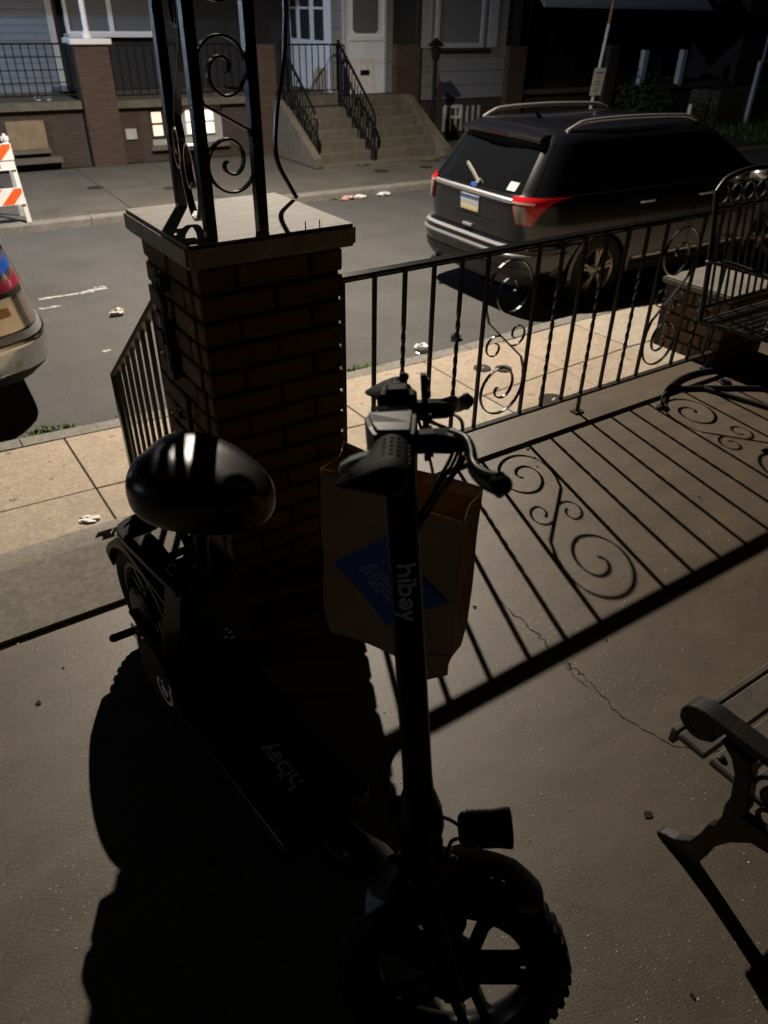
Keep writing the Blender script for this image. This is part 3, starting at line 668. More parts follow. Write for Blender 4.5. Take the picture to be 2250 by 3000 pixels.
b = MB(); b.rings([[sp(HB+dz_, f_, l_) for dz_, f_, l_ in q] for q in (
    ((-.012, -.020, -.135), (-.012, -.020, -.112), (-.004, -.020, -.112), (-.004, -.020, -.135)),
    ((-.022, -.052, -.140), (-.022, -.052, -.112), (-.013, -.052, -.112), (-.013, -.052, -.140)),
    ((-.026, -.064, -.138), (-.026, -.064, -.116), (-.020, -.064, -.116), (-.020, -.064, -.138)))]); b.obj('throttle_lever', mat('silver plastic', (0.45, 0.48, 0.52), 0.25, metal=0.3), sc, bevel=0.002)
# bell and light switch on the far half of the bar
b = MB(); b.lathe([(0.0, 0.026), (0.010, 0.025), (0.017, 0.020), (0.0215, 0.011), (0.022, 0.002), (0.020, 0.0)], sp(HB+0.012, 0.004, 0.075), AX, 24); b.box(sp(HB+0.006, 0.004, 0.075), (0.03, 0.016, 0.016), mat=SM); b.obj('bell', mat('gloss black', (0.008, 0.008, 0.009), 0.1, coat=0.6), sc, smooth=50)
b = MB(); b.box(sp(HB+0.043, 0.012, 0.082), (0.012, 0.02, 0.012), mat=SM @ Matrix.Rotation(0.5, 3, 'Y')); b.obj('bell_striker', M['blk'], sc, bevel=0.002)
b = MB(); b.sweep([sp(HB, 0, 0.110), sp(HB, 0, 0.142)], circ_pts(0.020, 14)); b.box(sp(HB+0.014, -0.012, 0.126), (0.022, 0.024, 0.018), mat=SM); b.obj('light_switch', M['blk'], sc, bevel=0.002)
# textured strap round the clamp
b = MB(); b.rings([[sp(s_, f_, l_) for f_, l_ in ((.034, -.010), (.042, -.010), (.042, .012), (.034, .012))] for s_ in (0.885, 0.995)])
for k in range(7):
    b.box(sp(0.893+k*0.0155, 0.044, 0.001), (0.004, 0.022, 0.006), mat=SM)
b.obj('strap', M['blkmat'], sc)
# loose cables in front of the stem
for k, (l_, d_) in enumerate(((-0.02, .05), (0.015, .062), (0.03, .045))):
    b = MB(); b.tube(smooth_pts([sp(0.935, 0.03, l_*1.5), sp(0.90, 0.03+d_, l_), sp(0.84, 0.015+d_*0.7, l_*0.7), sp(0.79, 0.020, l_*0.4)], 6), 0.0028, 6); b.obj('cable', M['blk'], sc, smooth=60)
# fork, front mudguard, headlight
b = MB()
for sgn in (-1, 1):
    b.sweep(smooth_pts([sp(0.215, 0.004, sgn*0.040), sp(0.15, 0.012, sgn*0.047), sp(0.02, 0.036, sgn*0.049), sp(-0.012, 0.040, sgn*0.049)], 4), rect_pts(0.016, 0.036), n=SF)
b.box(sp(0.225, 0.002, 0), (0.05, 0.105, 0.03), mat=SM); b.obj('fork', M['blkmetal'], sc, bevel=0.004)
def mudguard(c, f, a, l, R, a0, a1, wd, flip=False):
    n_ = 22; rg_ = []
    for i in range(n_+1):
        t = math.radians(a0 + (a1-a0)*i/n_); rd = f*math.cos(t) + a*math.sin(t)
        k = 1.0 if i < n_-3 else 1.0 - 0.12*(i-(n_-3))
        rg_.append([c + rd*(R-0.022) + l*wd/2*k, c + rd*(R-0.004) + l*wd/2*k, c + rd*R + l*wd*0.32*k, c + rd*(R+0.003), c + rd*R - l*wd*0.32*k, c + rd*(R-0.004) - l*wd/2*k, c + rd*(R-0.022) - l*wd/2*k, c + rd*(R-0.007) - l*wd*0.45*k, c + rd*(R-0.003), c + rd*(R-0.007) + l*wd*0.45*k])
    b = MB(); b.rings(rg_); return b
mudguard(HUB, SF, AX, SL, 0.217, 128, 47, 0.090).obj('mudguard', M['blk'], sc, smooth=50)
b = MB()
for f_ in (0.066, 0.084): b.ellipsoid(HUB + SF*f_ + AX*(math.sqrt(0.2195**2-f_**2)) - SL*0.024, 0.004, 0.004, 0.003, nu=8, nv=6)
b.obj('mudguard_rivets', M['chrome'], sc)
HL = sp(0.292, 0.098, -0.005); HS = 1.14
b = MB(); b.lathe([(r__*HS, h__*HS) for r__, h__ in ((0.0, -0.036), (0.016, -0.035), (0.0225, -0.030), (0.0235, -0.022), (0.0245, 0.010), (0.0265, 0.028), (0.027, 0.036), (0.024, 0.037), (0.0, 0.034))], HL, SF, 28)
for k in range(7): b.lathe([(0.0242*HS, -0.026+k*0.005), (0.0258*HS, -0.0248+k*0.005), (0.0242*HS, -0.0236+k*0.005)], HL, SF, 24)
b.box(HL + AX*-0.026 + SF*0.01, (0.040, 0.018, 0.010), mat=SM); b.obj('headlight', M['blk'], sc, smooth=45)
b = MB()
for l_ in (-0.012, 0.004):
    b.tube(smooth_pts([HL - AX*0.020 + SF*-0.028 + SL*l_, HL - AX*0.024 + SF*-0.048 + SL*l_, HL - AX*0.040 + SF*-0.056 + SL*l_, sp(0.212, 0.035, l_-0.004)], 5), 0.0032, 8)
b.obj('lamp_bracket', M['chrome'], sc, smooth=60)
b = MB(); b.tube(smooth_pts([HL - SF*0.036 + AX*0.004, HL - SF*0.055 + AX*0.020, HL - SF*0.080 + AX*0.022, sp(0.262, 0.012, -0.02)], 5), 0.0028, 6); b.obj('lamp_cable', M['blk'], sc, smooth=60)
b = MB(); b.lathe([(0.0, 0.006), (0.020, 0.005), (0.024, 0.0), (0.022, -0.006), (0.0, -0.006)], sp(0.225, 0.042, -0.018), SF*0.75 - SL*0.66, 22); b.obj('reflector', mat('amber reflector', (0.25, 0.09, 0.01), 0.2, coat=0.5), sc, smooth=40)
b = MB(); b.tube([HUB + (SF*math.cos(0.95) + AX*math.sin(0.95))*0.130, HUB + (SF*math.cos(0.95) + AX*math.sin(0.95))*0.100], 0.0042, 8); b.obj('valve', M['blk'], sc)
# battery column, seat post, saddle
b = MB(); b.rings([[dk(s_, l_, z_) for s_, l_ in ((-0.44+ds, (z_-0.115)*0.1-hw), (-0.44+ds, (z_-0.115)*0.1+hw*1.15), (-0.56+ds*0.3, (z_-0.115)*0.1+hw*1.15), (-0.56+ds*0.3, (z_-0.115)*0.1-hw))] for z_, ds, hw in ((0.115, 0.0, 0.108), (0.20, 0.0, 0.100), (0.44, -0.03, 0.068), (0.50, -0.04, 0.058))]); b.obj('battery_box', M['blkmetal'], sc, bevel=0.012, bseg=3)
b = MB(); b.rings([[dk(s_, -0.1095 + x_, z_) for s_, z_ in ((-0.40, 0.135), (-0.40, 0.20), (-0.44, 0.30), (-0.52, 0.34), (-0.60, 0.30), (-0.60, 0.20), (-0.50, 0.135))] for x_ in (0.0, 0.006)]); pn = b.obj('side_panel', M['blkmat'], sc, bevel=0.002)
b = MB(); o_ = dk(-0.475, -0.1102, 0.225)
stroke(b, [(-0.033, 0.046), (-0.040, 0.035)] + arc(0, 0, 0.034, 150, 395, 18) + [(0.02, 0.026)], 0.010, o_, -FW, UP, -LF); stroke(b, arc(0, 0, 0.010, 0, 360, 12)[:-1], 0.014, o_, -FW, UP, -LF, True); stroke(b, [(0.002, 0.030), (0.012, 0.022)], 0.009, o_, -FW, UP, -LF)
b.obj('emblem', M['logo'], pn)
b = MB(); b.tube([dk(-0.50, 0.036, 0.48), dk(-0.455, 0.03, 0.68)], 0.016, 16); b.lathe([(0.022, 0), (0.024, 0.02), (0.018, 0.03)], dk(-0.498, 0.036, 0.49), UP, 16); b.obj('seat_post', M['blkmetal'], sc, smooth=40)
SN = Vector((0.64, -0.77, 0)); SS = Vector((0.77, 0.64, 0)); SCN = Vector((0.408, 1.232, 0.742))
rg_ = []
for x_, hw, zt, zb in ((-0.148, 0.030, 0.012, -0.012), (-0.140, 0.078, 0.030, -0.030), (-0.115, 0.112, 0.043, -0.042), (-0.07, 0.128, 0.050, -0.048), (-0.02, 0.127, 0.049, -0.050), (0.03, 0.115, 0.044, -0.050), (0.075, 0.094, 0.037, -0.048), (0.115, 0.068, 0.030, -0.044), (0.142, 0.044, 0.021, -0.034), (0.156, 0.020, 0.006, -0.018)):
    ring = []
    for i in range(28):
        t = 2*PI*i/28; c_, s_ = math.cos(t), math.sin(t)
        y = hw*math.copysign(abs(c_)**0.75, c_); z = (zt if s_ > 0 else -zb)*math.copysign(abs(s_)**0.8, s_)
        z *= 1.32; z -= 0.010*math.exp(-(y/0.03)**2)*(1 if s_ > 0 else 0)*0.4
        ring.append(SCN + SN*x_*0.93 + SS*y*0.96 + UP*(z*1.2 + 0.10*(x_*-0.55)))
    rg_.append(ring)
b = MB(); b.rings(rg_); so = b.obj('saddle', M['seat'], sc, smooth=70)
md = so.modifiers.new('sub', 'SUBSURF'); md.levels = 1; md.render_levels = 2
b = MB(); b.box(SCN + UP*-0.055, (0.10, 0.07, 0.02), math.atan2(SN.y, SN.x)); b.tube([dk(-0.458, 0.03, 0.655), SCN + UP*-0.05], 0.018, 12); b.obj('saddle_clamp', M['blkmetal'], sc, bevel=0.003)
# rear rack, mudguard and tail reflector
ZK = 0.49
b = MB(); rk = [dk(-0.47, -0.035, ZK-0.01), dk(-0.60, -0.044, ZK), dk(-0.73, -0.046, ZK), dk(-0.768, -0.030, ZK), dk(-0.78, 0.02, ZK), dk(-0.768, 0.070, ZK), dk(-0.73, 0.088, ZK), dk(-0.60, 0.092, ZK), dk(-0.47, 0.085, ZK-0.01)]
b.sweep(smooth_pts(rk, 5), rect_pts(0.022, 0.020), n=(0, 0, 1)); b.box(dk(-0.60, 0.025, ZK-0.006), (0.13, 0.022, 0.010), math.atan2(LF.y, LF.x)); b.obj('rear_rack', M['blkmetal'], sc, bevel=0.003)
b = MB(); b.box(dk(-0.755, 0.02, ZK+0.002), (0.12, 0.055, 0.008), math.atan2(LF.y, LF.x)); b.obj('rack_plate', M['blkmetal'], sc, bevel=0.003)
for l0_, l1_, l2_ in ((-0.048, -0.030, 0.0), (0.09, 0.075, 0.0)):
    b = MB(); b.sweep([dk(-0.745, l0_, ZK-0.012), dk(-0.56, l1_, 0.385)], rect_pts(0.012, 0.020), n=LF); b.obj('rack_stay', M['blkmetal'], sc)
for sgn in (-1, 1):
    b = MB(); b.sweep([dk(-0.53, sgn*0.080, 0.18), dk(-0.66, 0.02+sgn*0.060, 0.185), dk(-0.835, 0.018+sgn*0.050, 0.18)], rect_pts(0.012, 0.028), n=LF); b.obj('swing_arm', M['blkmetal'], sc, bevel=0.003)
b = MB(); b.box(dk(-0.788, 0.015, ZK-0.028), (0.085, 0.016, 0.052), math.atan2(LF.y, LF.x)); b.obj('tail_light', mat('dark red lens', (0.06, 0.006, 0.006), 0.2, coat=0.4), sc, bevel=0.004)
mudguard(RH, -FW, UP, LF, 0.206, 155, 8, 0.084).obj('mudguard', M['blk'], sc, smooth=50)
b = MB(); b.lathe([(0.0, 0.0), (0.058, 0.002), (0.066, 0.010), (0.066, 0.016), (0.0, 0.018)], RH - LF*0.046, LF, 26); b.obj('hub_cover', mat('grey hub metal', (0.10, 0.10, 0.10), 0.45, metal=0.6), sc, smooth=40)
b = MB()
for q, r_ in (((-0.76, -0.050, 0.155), .012), ((-0.735, -0.055, 0.150), .010), ((-0.705, -0.058, 0.150), .009), ((-0.675, -0.060, 0.158), .008)): b.lathe([(0.0, -0.012), (r_, -0.012), (r_*1.1, 0), (r_*0.7, 0.012), (0.0, 0.012)], dk(*q), LF, 6)
b.tube([dk(-0.76, -0.050, 0.155), dk(-0.67, -0.060, 0.158)], 0.006, 8); b.lathe([(0.020, -0.003), (0.027, 0.0), (0.020, 0.003)], dk(-0.785, -0.055, 0.150), LF, 18); b.obj('axle_nuts', M['chrome'], sc, smooth=30)
b = MB(); b.tube([dk(-0.79, -0.045, 0.150), dk(-0.80, -0.108, 0.148)], 0.011, 12); b.ellipsoid(dk(-0.80, -0.108, 0.148), 0.0115, 0.0115, 0.0115); b.obj('foot_peg', M['blkmat'], sc, smooth=50)
b = MB(); b.tube(smooth_pts([dk(-0.42, 0.10, 0.125), dk(-0.44, 0.14, 0.07), dk(-0.45, 0.175, 0.006)], 4), 0.008, 8); b.box(dk(-0.45, 0.18, 0.006), (0.03, 0.03, 0.012)); b.obj('kickstand', M['blkmetal'], sc)
b = MB()
for q in ((-0.456, 0.050, 0.335), (-0.455, 0.058, 0.322), (-0.454, 0.044, 0.316), (-0.453, 0.060, 0.306)): b.ellipsoid(dk(*q), 0.007, 0.005, 0.006, nu=6, nv=4)
b.obj('key_lock', M['chrome'], sc)

# ================================================================== paper bag hung on the far half of the handlebar
BG = Vector((0.536, 0.989, 0)); BX = Vector((math.cos(-1.019), math.sin(-1.019), 0)); BY = Vector((-BX.y, BX.x, 0))
BWD, BDP, BZ0, BZ1 = 0.272, 0.085, 0.470, 0.862
bag = thing('paper_bag', 'brown paper bag with a blue diamond label hanging from the scooter handlebar', 'paper bag', tuple(BG + BX*0.135 + UP*BZ0))
M['paper'] = mat('brown kraft paper', (0.33, 0.205, 0.11), 0.85, noise=0.22, nscale=9, bump=0.0012, bscale=14)
def wob(u, z, k): return 0.006*math.sin(u*23 + k) * (0.4 + (z-BZ0)/(BZ1-BZ0)) + 0.004*math.sin(z*31 + u*11 + k*2)
def bagp(u, dpt, z, k=0): return BG + BX*u + BY*(dpt + wob(u, z, k)) + UP*z
NZ = 12
def bag_face(b, pts_of, nu):
    for j in range(NZ):
        pass
b = MB()
outline = [(BWD*i/14, 0, 0) for i in range(15)] + [(BWD - 0.006*math.sin(PI*i/8), BDP*i/8, 1) for i in range(1, 8)] + [(BWD*(1-i/14), BDP, 2) for i in range(15)] + [(0.012*math.sin(PI*i/8), BDP*(1-i/8), 3) for i in range(1, 8)]
rg_ = []
for j in range(NZ+1):
    z = BZ0 + (BZ1-BZ0)*j/NZ; ring = []
    for u, d_, k in outline:
        zz = z
        if j == NZ: zz += (0.012 if k == 2 else 0.0) + 0.0035*((int(round(u/BWD*28)) % 2)*2-1)*(1 if k in (0, 2) else 0.3) - 0.030*(u/BWD) 
        if j == 0: zz += 0.006*math.sin(u*17)
        sag = 0.93 + 0.07*min(1, (z-BZ0)/0.06)
        uu = BWD/2 + (u-BWD/2)*sag
        ring.append(bagp(uu, d_, zz, k))
    rg_.append(ring)
n_ = len(outline); vs = [p for r in rg_ for p in r]; fs = []
for j in range(NZ):
    for a in range(n_): fs.append((j*n_+a, j*n_+(a+1) % n_, (j+1)*n_+(a+1) % n_, (j+1)*n_+a))
fs.append(tuple(reversed(range(n_))))
b.add(vs, fs); bo = b.obj('bag_body', M['paper'], bag, smooth=35); md = bo.modifiers.new('solid', 'SOLIDIFY'); md.thickness = 0.0008
# folded bottom flap point that hangs down at the right corner
b = MB(); b.rings([[bagp(0.17, -0.004, BZ0+0.03), bagp(0.268, -0.004, BZ0+0.05), bagp(0.262, 0.02, BZ0-0.02), bagp(0.235, 0.015, BZ0-0.035), bagp(0.225, 0.0, BZ0-0.032)], [bagp(0.17, -0.0055, BZ0+0.03), bagp(0.268, -0.0055, BZ0+0.05), bagp(0.262, 0.0185, BZ0-0.02), bagp(0.235, 0.0135, BZ0-0.035), bagp(0.225, -0.0015, BZ0-0.032)]]); b.obj('bottom_flap', M['paper'], bag)
for d_ in (0.006, BDP-0.006):
    b = MB(); b.tube(smooth_pts([bagp(0.085, d_, BZ1-0.05), bagp(0.09, d_, BZ1+0.02), sp(HB-0.018, -0.004, 0.17) + BX*-0.02, sp(HB+0.0135, 0, 0.178), sp(HB-0.018, 0.006, 0.185) + BX*0.02, bagp(0.185, d_, BZ1+0.01), bagp(0.19, d_, BZ1-0.06)], 5), 0.0028, 6); b.obj('handle', M['paper'], bag, smooth=60)
# printed label: a square standing on its corner
LC = (0.138, 0.655); LH = 0.083
b = MB(); K = 8
lv = []
for i in range(K+1):
    for j in range(K+1):
        p, q = (i/K-0.5)*2, (j/K-0.5)*2
        u = LC[0] + (p+q)*0.5*LH*1.42; z = LC[1] + (q-p)*0.5*LH*1.30
        lv.append(bagp(BWD/2+(u-BWD/2), -0.0022, z, 0))
b.add(lv, [(i*(K+1)+j, (i+1)*(K+1)+j, (i+1)*(K+1)+j+1, i*(K+1)+j+1) for i in range(K) for j in range(K)]); lab = b.obj('label_print', mat('blue print', (0.015, 0.075, 0.32), 0.6), bag)
def text_mesh(txt, size, o, ex, ey, name, m_, parent, align='LEFT', warp=None, local=False):
    cu = bpy.data.curves.new(name, 'FONT'); cu.body = txt; cu.size = size; cu.align_x = align; cu.resolution_u = 2
    ob = bpy.data.objects.new(name, cu); COL.objects.link(ob)
    dg = bpy.context.evaluated_depsgraph_get(); me = bpy.data.meshes.new_from_object(ob.evaluated_get(dg))
    bpy.data.objects.remove(ob)
    b = MB(); o, ex, ey = Vector(o), Vector(ex), Vector(ey)
    b.add([(o + ex*v.co.x + ey*v.co.y) if warp is None else warp(v.co.x, v.co.y) for v in me.vertices], [tuple(p.vertices) for p in me.polygons])
    return b.obj(name, m_, parent, local=local)
def text_mesh_local(*a): return text_mesh(*a, local=True)
lines = ['Than', 'participation', 'are valuable fo', 'We are counting', 'part of our sustain', 'efforts']
M['print'] = mat('white print', (0.6, 0.6, 0.62), 0.7)
ca, sa = math.cos(-0.72), math.sin(-0.72)
def lw(ox, oy): return lambda x, y: bagp(LC[0] + (ox+x)*ca - (oy+y)*sa, -0.0032, LC[1] + (ox+x)*sa*0.95 + (oy+y)*ca*0.95, 0)
for i, t_ in enumerate(lines):
    text_mesh(t_, 0.0125, (0, 0, 0), (1, 0, 0), (0, 0, 1), 'label_text', M['print'], lab, 'LEFT', lw([-0.010, -0.045, -0.048, -0.050, -0.052, -0.022][i], 0.014 - i*0.0125))
text_mesh('S', 0.022, (0, 0, 0), (1, 0, 0), (0, 0, 1), 'label_text', M['print'], lab, 'LEFT', lw(-0.012, 0.038))

# ================================================================== garden bench at the right
bn = thing('garden_bench', 'low garden bench with black cast iron ends and grey wooden slats', 'bench', (1.6, 0.25, 0))
M['cast'] = mat('black cast iron', (0.016, 0.015, 0.016), 0.45, noise=0.4, nscale=50, bump=0.0008, bscale=120)
M['wood'] = mat('weathered slat', (0.16, 0.135, 0.115), 0.7, noise=0.4, nscale=14, bump=0.0006, bscale=90)
def bench_end(x):
    b = MB(); EX, EY = (0, 1, 0), (0, 0, 1)
    P = lambda poly, d=0.026, off=0.0: b.prism(poly, (x-d/2+off, 0, 0), EX, EY, (1, 0, 0), d)
    P([(.409, .375), (.378, .352), (.362, .322), (.352, .262), (.356, .236), (.352, .20), (.359, .160), (.370, .146), (.376, .110), (.390, .064), (.42, .030), (.452, .014), (.462, .004), (.458, 0), (.362, 0), (.352, .045), (.342, .105), (.318, .153), (.285, .195), (.20, .222), (.08, .225), (.0, .20), (-.06, .12), (-.10, 0), (-.135, 0), (-.10, .13), (-.06, .24), (-.09, .40), (-.14, .62), (-.115, .63), (-.06, .42), (-.03, .255), (.05, .25), (.27, .248), (.318, .238), (.316, .262), (.328, .322), (.342, .375)])
    b.sweep(smooth_pts([(x, .420, .372), (x, .452, .352), (x, .484, .366), (x, .482, .396), (x, .45, .410), (x, .40, .412), (x, .30, .412), (x, .12, .405), (x, -.06, .39)], 5), rect_pts(0.017, 0.046), n=(1, 0, 0))
    b.lathe([(0.0, -0.022), (0.032, -0.021), (0.034, 0), (0.032, 0.021), (0.0, 0.022)], (x, .453, .379), (1, 0, 0), 20)
    for cy, cz, r_, a in ((.285, .33, .042, 0), (.275, .272, .03, 120), (.20, .335, .045, 60), (.12, .32, .05, 10), (.20, .275, .03, 200), (.04, .32, .05, 90)):
        q = [(x, cy+yy-cy, zz) for yy, zz in spiral_pts(cy, cz, [(a, r_), (a+120, r_*0.98), (a+240, r_*0.85), (a+360, r_*0.55), (a+440, r_*0.3)], 20)]
        b.sweep(q, rect_pts(0.008, 0.012), n=(1, 0, 0))
    return b.obj('iron_end', M['cast'], bn, bevel=0.002)
bench_end(1.085); bench_end(2.30)
for i, y in enumerate((0.470, 0.394, 0.318, 0.242, 0.166, 0.09, 0.014)):
    MB().bx(1.105, 2.28, y-0.033, y+0.033, 0.256, 0.275).obj('slat', M['wood'], bn, bevel=0.004)
MB().bx(1.105, 2.28, 0.506, 0.522, 0.235, 0.276).obj('slat', M['wood'], bn, bevel=0.003)
for i in range(4):
    z = 0.34 + i*0.075; MB().box((1.69, -0.075-i*0.018, z), (1.19, 0.018, 0.06)).obj('slat', M['wood'], bn, bevel=0.003)
for y in (0.432-0.02, 0.318): 
    MB().ellipsoid((1.125, y, 0.277), 0.009, 0.009, 0.006, nu=10, nv=6).obj('bolt', M['cast'], bn)

# ================================================================== wrought iron spring chair at the end of the railing
ch = thing('patio_chair', 'black wrought iron patio chair with a pierced back and a hooped spring base', 'chair', (3.15, 1.75, 0))
CX0, CX1 = 2.97, 3.52
def crod(pts, r, name, m_=None, k=6): 
    b = MB(); b.tube(smooth_pts(pts, k) if len(pts) > 2 else pts, r, 8); return b.obj(name, m_ or M['chair'], ch, smooth=60)
b = MB(); b.tube(smooth_pts([(2.87, 1.895, 0.012), (3.0, 1.98, 0.012), (3.19, 2.045, 0.012), (3.38, 2.04, 0.012), (3.53, 1.96, 0.012), (3.62, 1.80, 0.012), (3.56, 1.62, 0.012), (3.30, 1.52, 0.012)], 6), 0.012, 8); b.obj('floor_hoop', M['chair'], ch, smooth=60)
crod([(3.195, 1.905, 0.012), (3.23, 1.78, 0.012), (3.27, 1.62, 0.014), (3.27, 1.50, 0.03), (3.25, 1.45, 0.16), (3.24, 1.52, 0.30), (3.24, 1.64, 0.395)], 0.011, 'spring')
crod([(3.05, 1.995, 0.012), (3.22, 1.90, 0.012), (3.46, 1.74, 0.014), (3.52, 1.60, 0.05), (3.50, 1.52, 0.2), (3.45, 1.56, 0.33), (3.42, 1.66, 0.395)], 0.011, 'spring')
for x, y in ((2.86, 1.885), (3.36, 1.90)):
    b = MB(); b.lathe([(0.0, 0.02), (0.02, 0.018), (0.03, 0.006), (0.03, 0.0), (0.0, 0.0)], (x, y, 0.0), (0, 0, 1), 14); b.obj('foot_pad', M['chair'], ch, smooth=40)
b = MB(); b.sweep([(CX0, 1.88, 0.40), (CX1, 1.88, 0.40), (CX1-0.02, 1.42, 0.42), (CX0+0.02, 1.42, 0.42)], rect_pts(0.02, 0.014), n=(0, 0, 1), closed=True); b.obj('seat_frame', M['chair'], ch)
sgb = MB()
for i in range(15):
    x = CX0+0.03 + i*0.035; sgb.sweep([(x, 1.88, 0.402), (x, 1.65, 0.392), (x, 1.42, 0.42)], rect_pts(0.010, 0.003), n=(1, 0, 0))
for i in range(12):
    y = 1.45 + i*0.037; sgb.sweep([(CX0+0.01, y, 0.404), (CX1-0.01, y, 0.404)], rect_pts(0.003, 0.010), n=(0, 1, 0))
sgb.obj('seat_mesh', M['chair'], ch)
for x in (CX0, CX1):
    crod([(x, 1.88, 0.40), (x, 1.90, 0.60), (x, 1.93, 0.80), (x, 1.955, 0.93)], 0.012, 'back_post')
    b = MB(); ap = smooth_pts([(x, 1.915, 0.655), (x-0.01, 1.80, 0.672), (x-0.02, 1.64, 0.665), (x-0.02, 1.50, 0.645), (x-0.01, 1.45, 0.61), (x, 1.47, 0.57)], 5)
    b.sweep(ap, rect_pts(0.010, 0.036), n=(1, 0, 0)); b.obj('armrest', M['chair'], ch, bevel=0.002)
    crod([(x, 1.47, 0.58), (x, 1.52, 0.50), (x, 1.50, 0.42)], 0.009, 'arm_stay')
crod([(CX0, 1.955, 0.925), (CX0+0.08, 1.965, 0.975), (3.245, 1.972, 0.995), (CX1-0.08, 1.965, 0.975), (CX1, 1.955, 0.925)], 0.012, 'top_rail')
b = MB(); b.tube([(CX0, 1.942, 0.862), (CX1, 1.942, 0.862)], 0.009, 8); b.obj('cross_rail', M['chair'], ch)
b = MB(); b.tube([(CX0, 1.89, 0.46), (CX1, 1.89, 0.46)], 0.009, 8); b.obj('cross_rail', M['chair'], ch)
for i in range(6):
    cx = CX0+0.05 + i*0.09; q = [(cx+0.036*math.cos(t), 1.953, 0.912+0.036*math.sin(t)) for t in [2*PI*k/18 for k in range(18)]]
    b = MB(); b.sweep(q, rect_pts(0.007, 0.009), n=(0, 1, 0), closed=True); b.obj('ring', M['chair'], ch)
for i in range(9):
    x = CX0+0.055 + i*0.055
    b = MB(); b.sweep([(x, 1.942, 0.862), (x, 1.915, 0.66), (x, 1.89, 0.46)], rect_pts(0.009, 0.009), n=(1, 0, 0)); b.obj('back_bar', M['chair'], ch)

# ================================================================== vehicles
class Body:
    """car body from stacked plan outlines. rows: (z, rear x, front x, half width, exponent)"""
    def __init__(s, rows): s.rows = rows
    def at(s, z):
        r = s.rows
        if z <= r[0][0]: return r[0][1:]
        for a, b in zip(r, r[1:]):
            if z <= b[0]:
                t = (z-a[0])/max(b[0]-a[0], 1e-6); return tuple(a[k]+(b[k]-a[k])*t for k in range(1, 5))
        return r[-1][1:]
    def rear(s, y, z):
        x0, x1, h, n = s.at(z); a = (x1-x0)/2; return (x0+x1)/2 - a*max(0, 1-min(1, abs(y)/h)**n)**(1/n)
    def front(s, y, z):
        x0, x1, h, n = s.at(z); a = (x1-x0)/2; return (x0+x1)/2 + a*max(0, 1-min(1, abs(y)/h)**n)**(1/n)
    def side(s, x, z):
        x0, x1, h, n = s.at(z); a = (x1-x0)/2; u = min(1, abs(x-(x0+x1)/2)/a); return h*max(0, 1-u**n)**(1/n)
    def shell(s, K=72, dense=4):
        zs = []
        for a, b in zip(s.rows, s.rows[1:]): zs += [a[0]+(b[0]-a[0])*i/dense for i in range(dense)]
        zs.append(s.rows[-1][0]); rg_ = []
        for z in zs:
            x0, x1, h, n = s.at(z); a = (x1-x0)/2; ring = []
            for i in range(K):
                t = 2*PI*i/K; c, q = math.cos(t), math.sin(t)
                ring.append(Vector(((x0+x1)/2 + a*math.copysign(abs(c)**(2/n), c), h*math.copysign(abs(q)**(2/n), q), z)))
            rg_.append(ring)
        b = MB(); b.rings(rg_); return b
    def patch(s, kind, corners, d, sub=8, sgn=-1, thick=None, bulge=0.0):
        """corners: 4 (u, z) in order; kind 'rear'/'front' (u=y) or 'side' (u=x)"""
        th = thick if thick else d; out, inn = [], []
        for i in range(sub+1):
            for j in range(sub+1):
                p, q = i/sub, j/sub
                u = (corners[0][0]*(1-p)+corners[1][0]*p)*(1-q) + (corners[3][0]*(1-p)+corners[2][0]*p)*q
                z = (corners[0][1]*(1-p)+corners[1][1]*p)*(1-q) + (corners[3][1]*(1-p)+corners[2][1]*p)*q
                f = (lambda u_, z_: Vector((s.rear(u_, z_), u_, z_))) if kind == 'rear' else (lambda u_, z_: Vector((s.front(u_, z_), u_, z_))) if kind == 'front' else (lambda u_, z_: Vector((u_, sgn*s.side(u_, z_), z_)))
                P = f(u, z); e = 0.01
                n = (f(u+e, z)-f(u-e, z)).cross(f(u, z+e)-f(u, z-e)); n.normalize()
                ref = Vector((-1, 0, 0)) if kind == 'rear' else Vector((1, 0, 0)) if kind == 'front' else Vector((0, sgn, 0))
                if n.dot(ref) < 0: n = -n
                out.append(P + n*(d + bulge*(1-(2*q-1)**2))); inn.append(P + n*(d-th-0.004))
        K = sub+1; N_ = K*K; fs = []
        for i in range(sub):
            for j in range(sub): fs += [(i*K+j, (i+1)*K+j, (i+1)*K+j+1, i*K+j+1)]
        bd = [i*K for i in range(K)] + [sub*K+j for j in range(1, K)] + [i*K+sub for i in range(sub-1, -1, -1)] + [j for j in range(sub-1, 0, -1)]
        for a, c in zip(bd, bd[1:]+bd[:1]): fs.append((a, c, N_+c, N_+a))
        b = MB(); b.add(out+inn, fs); return b
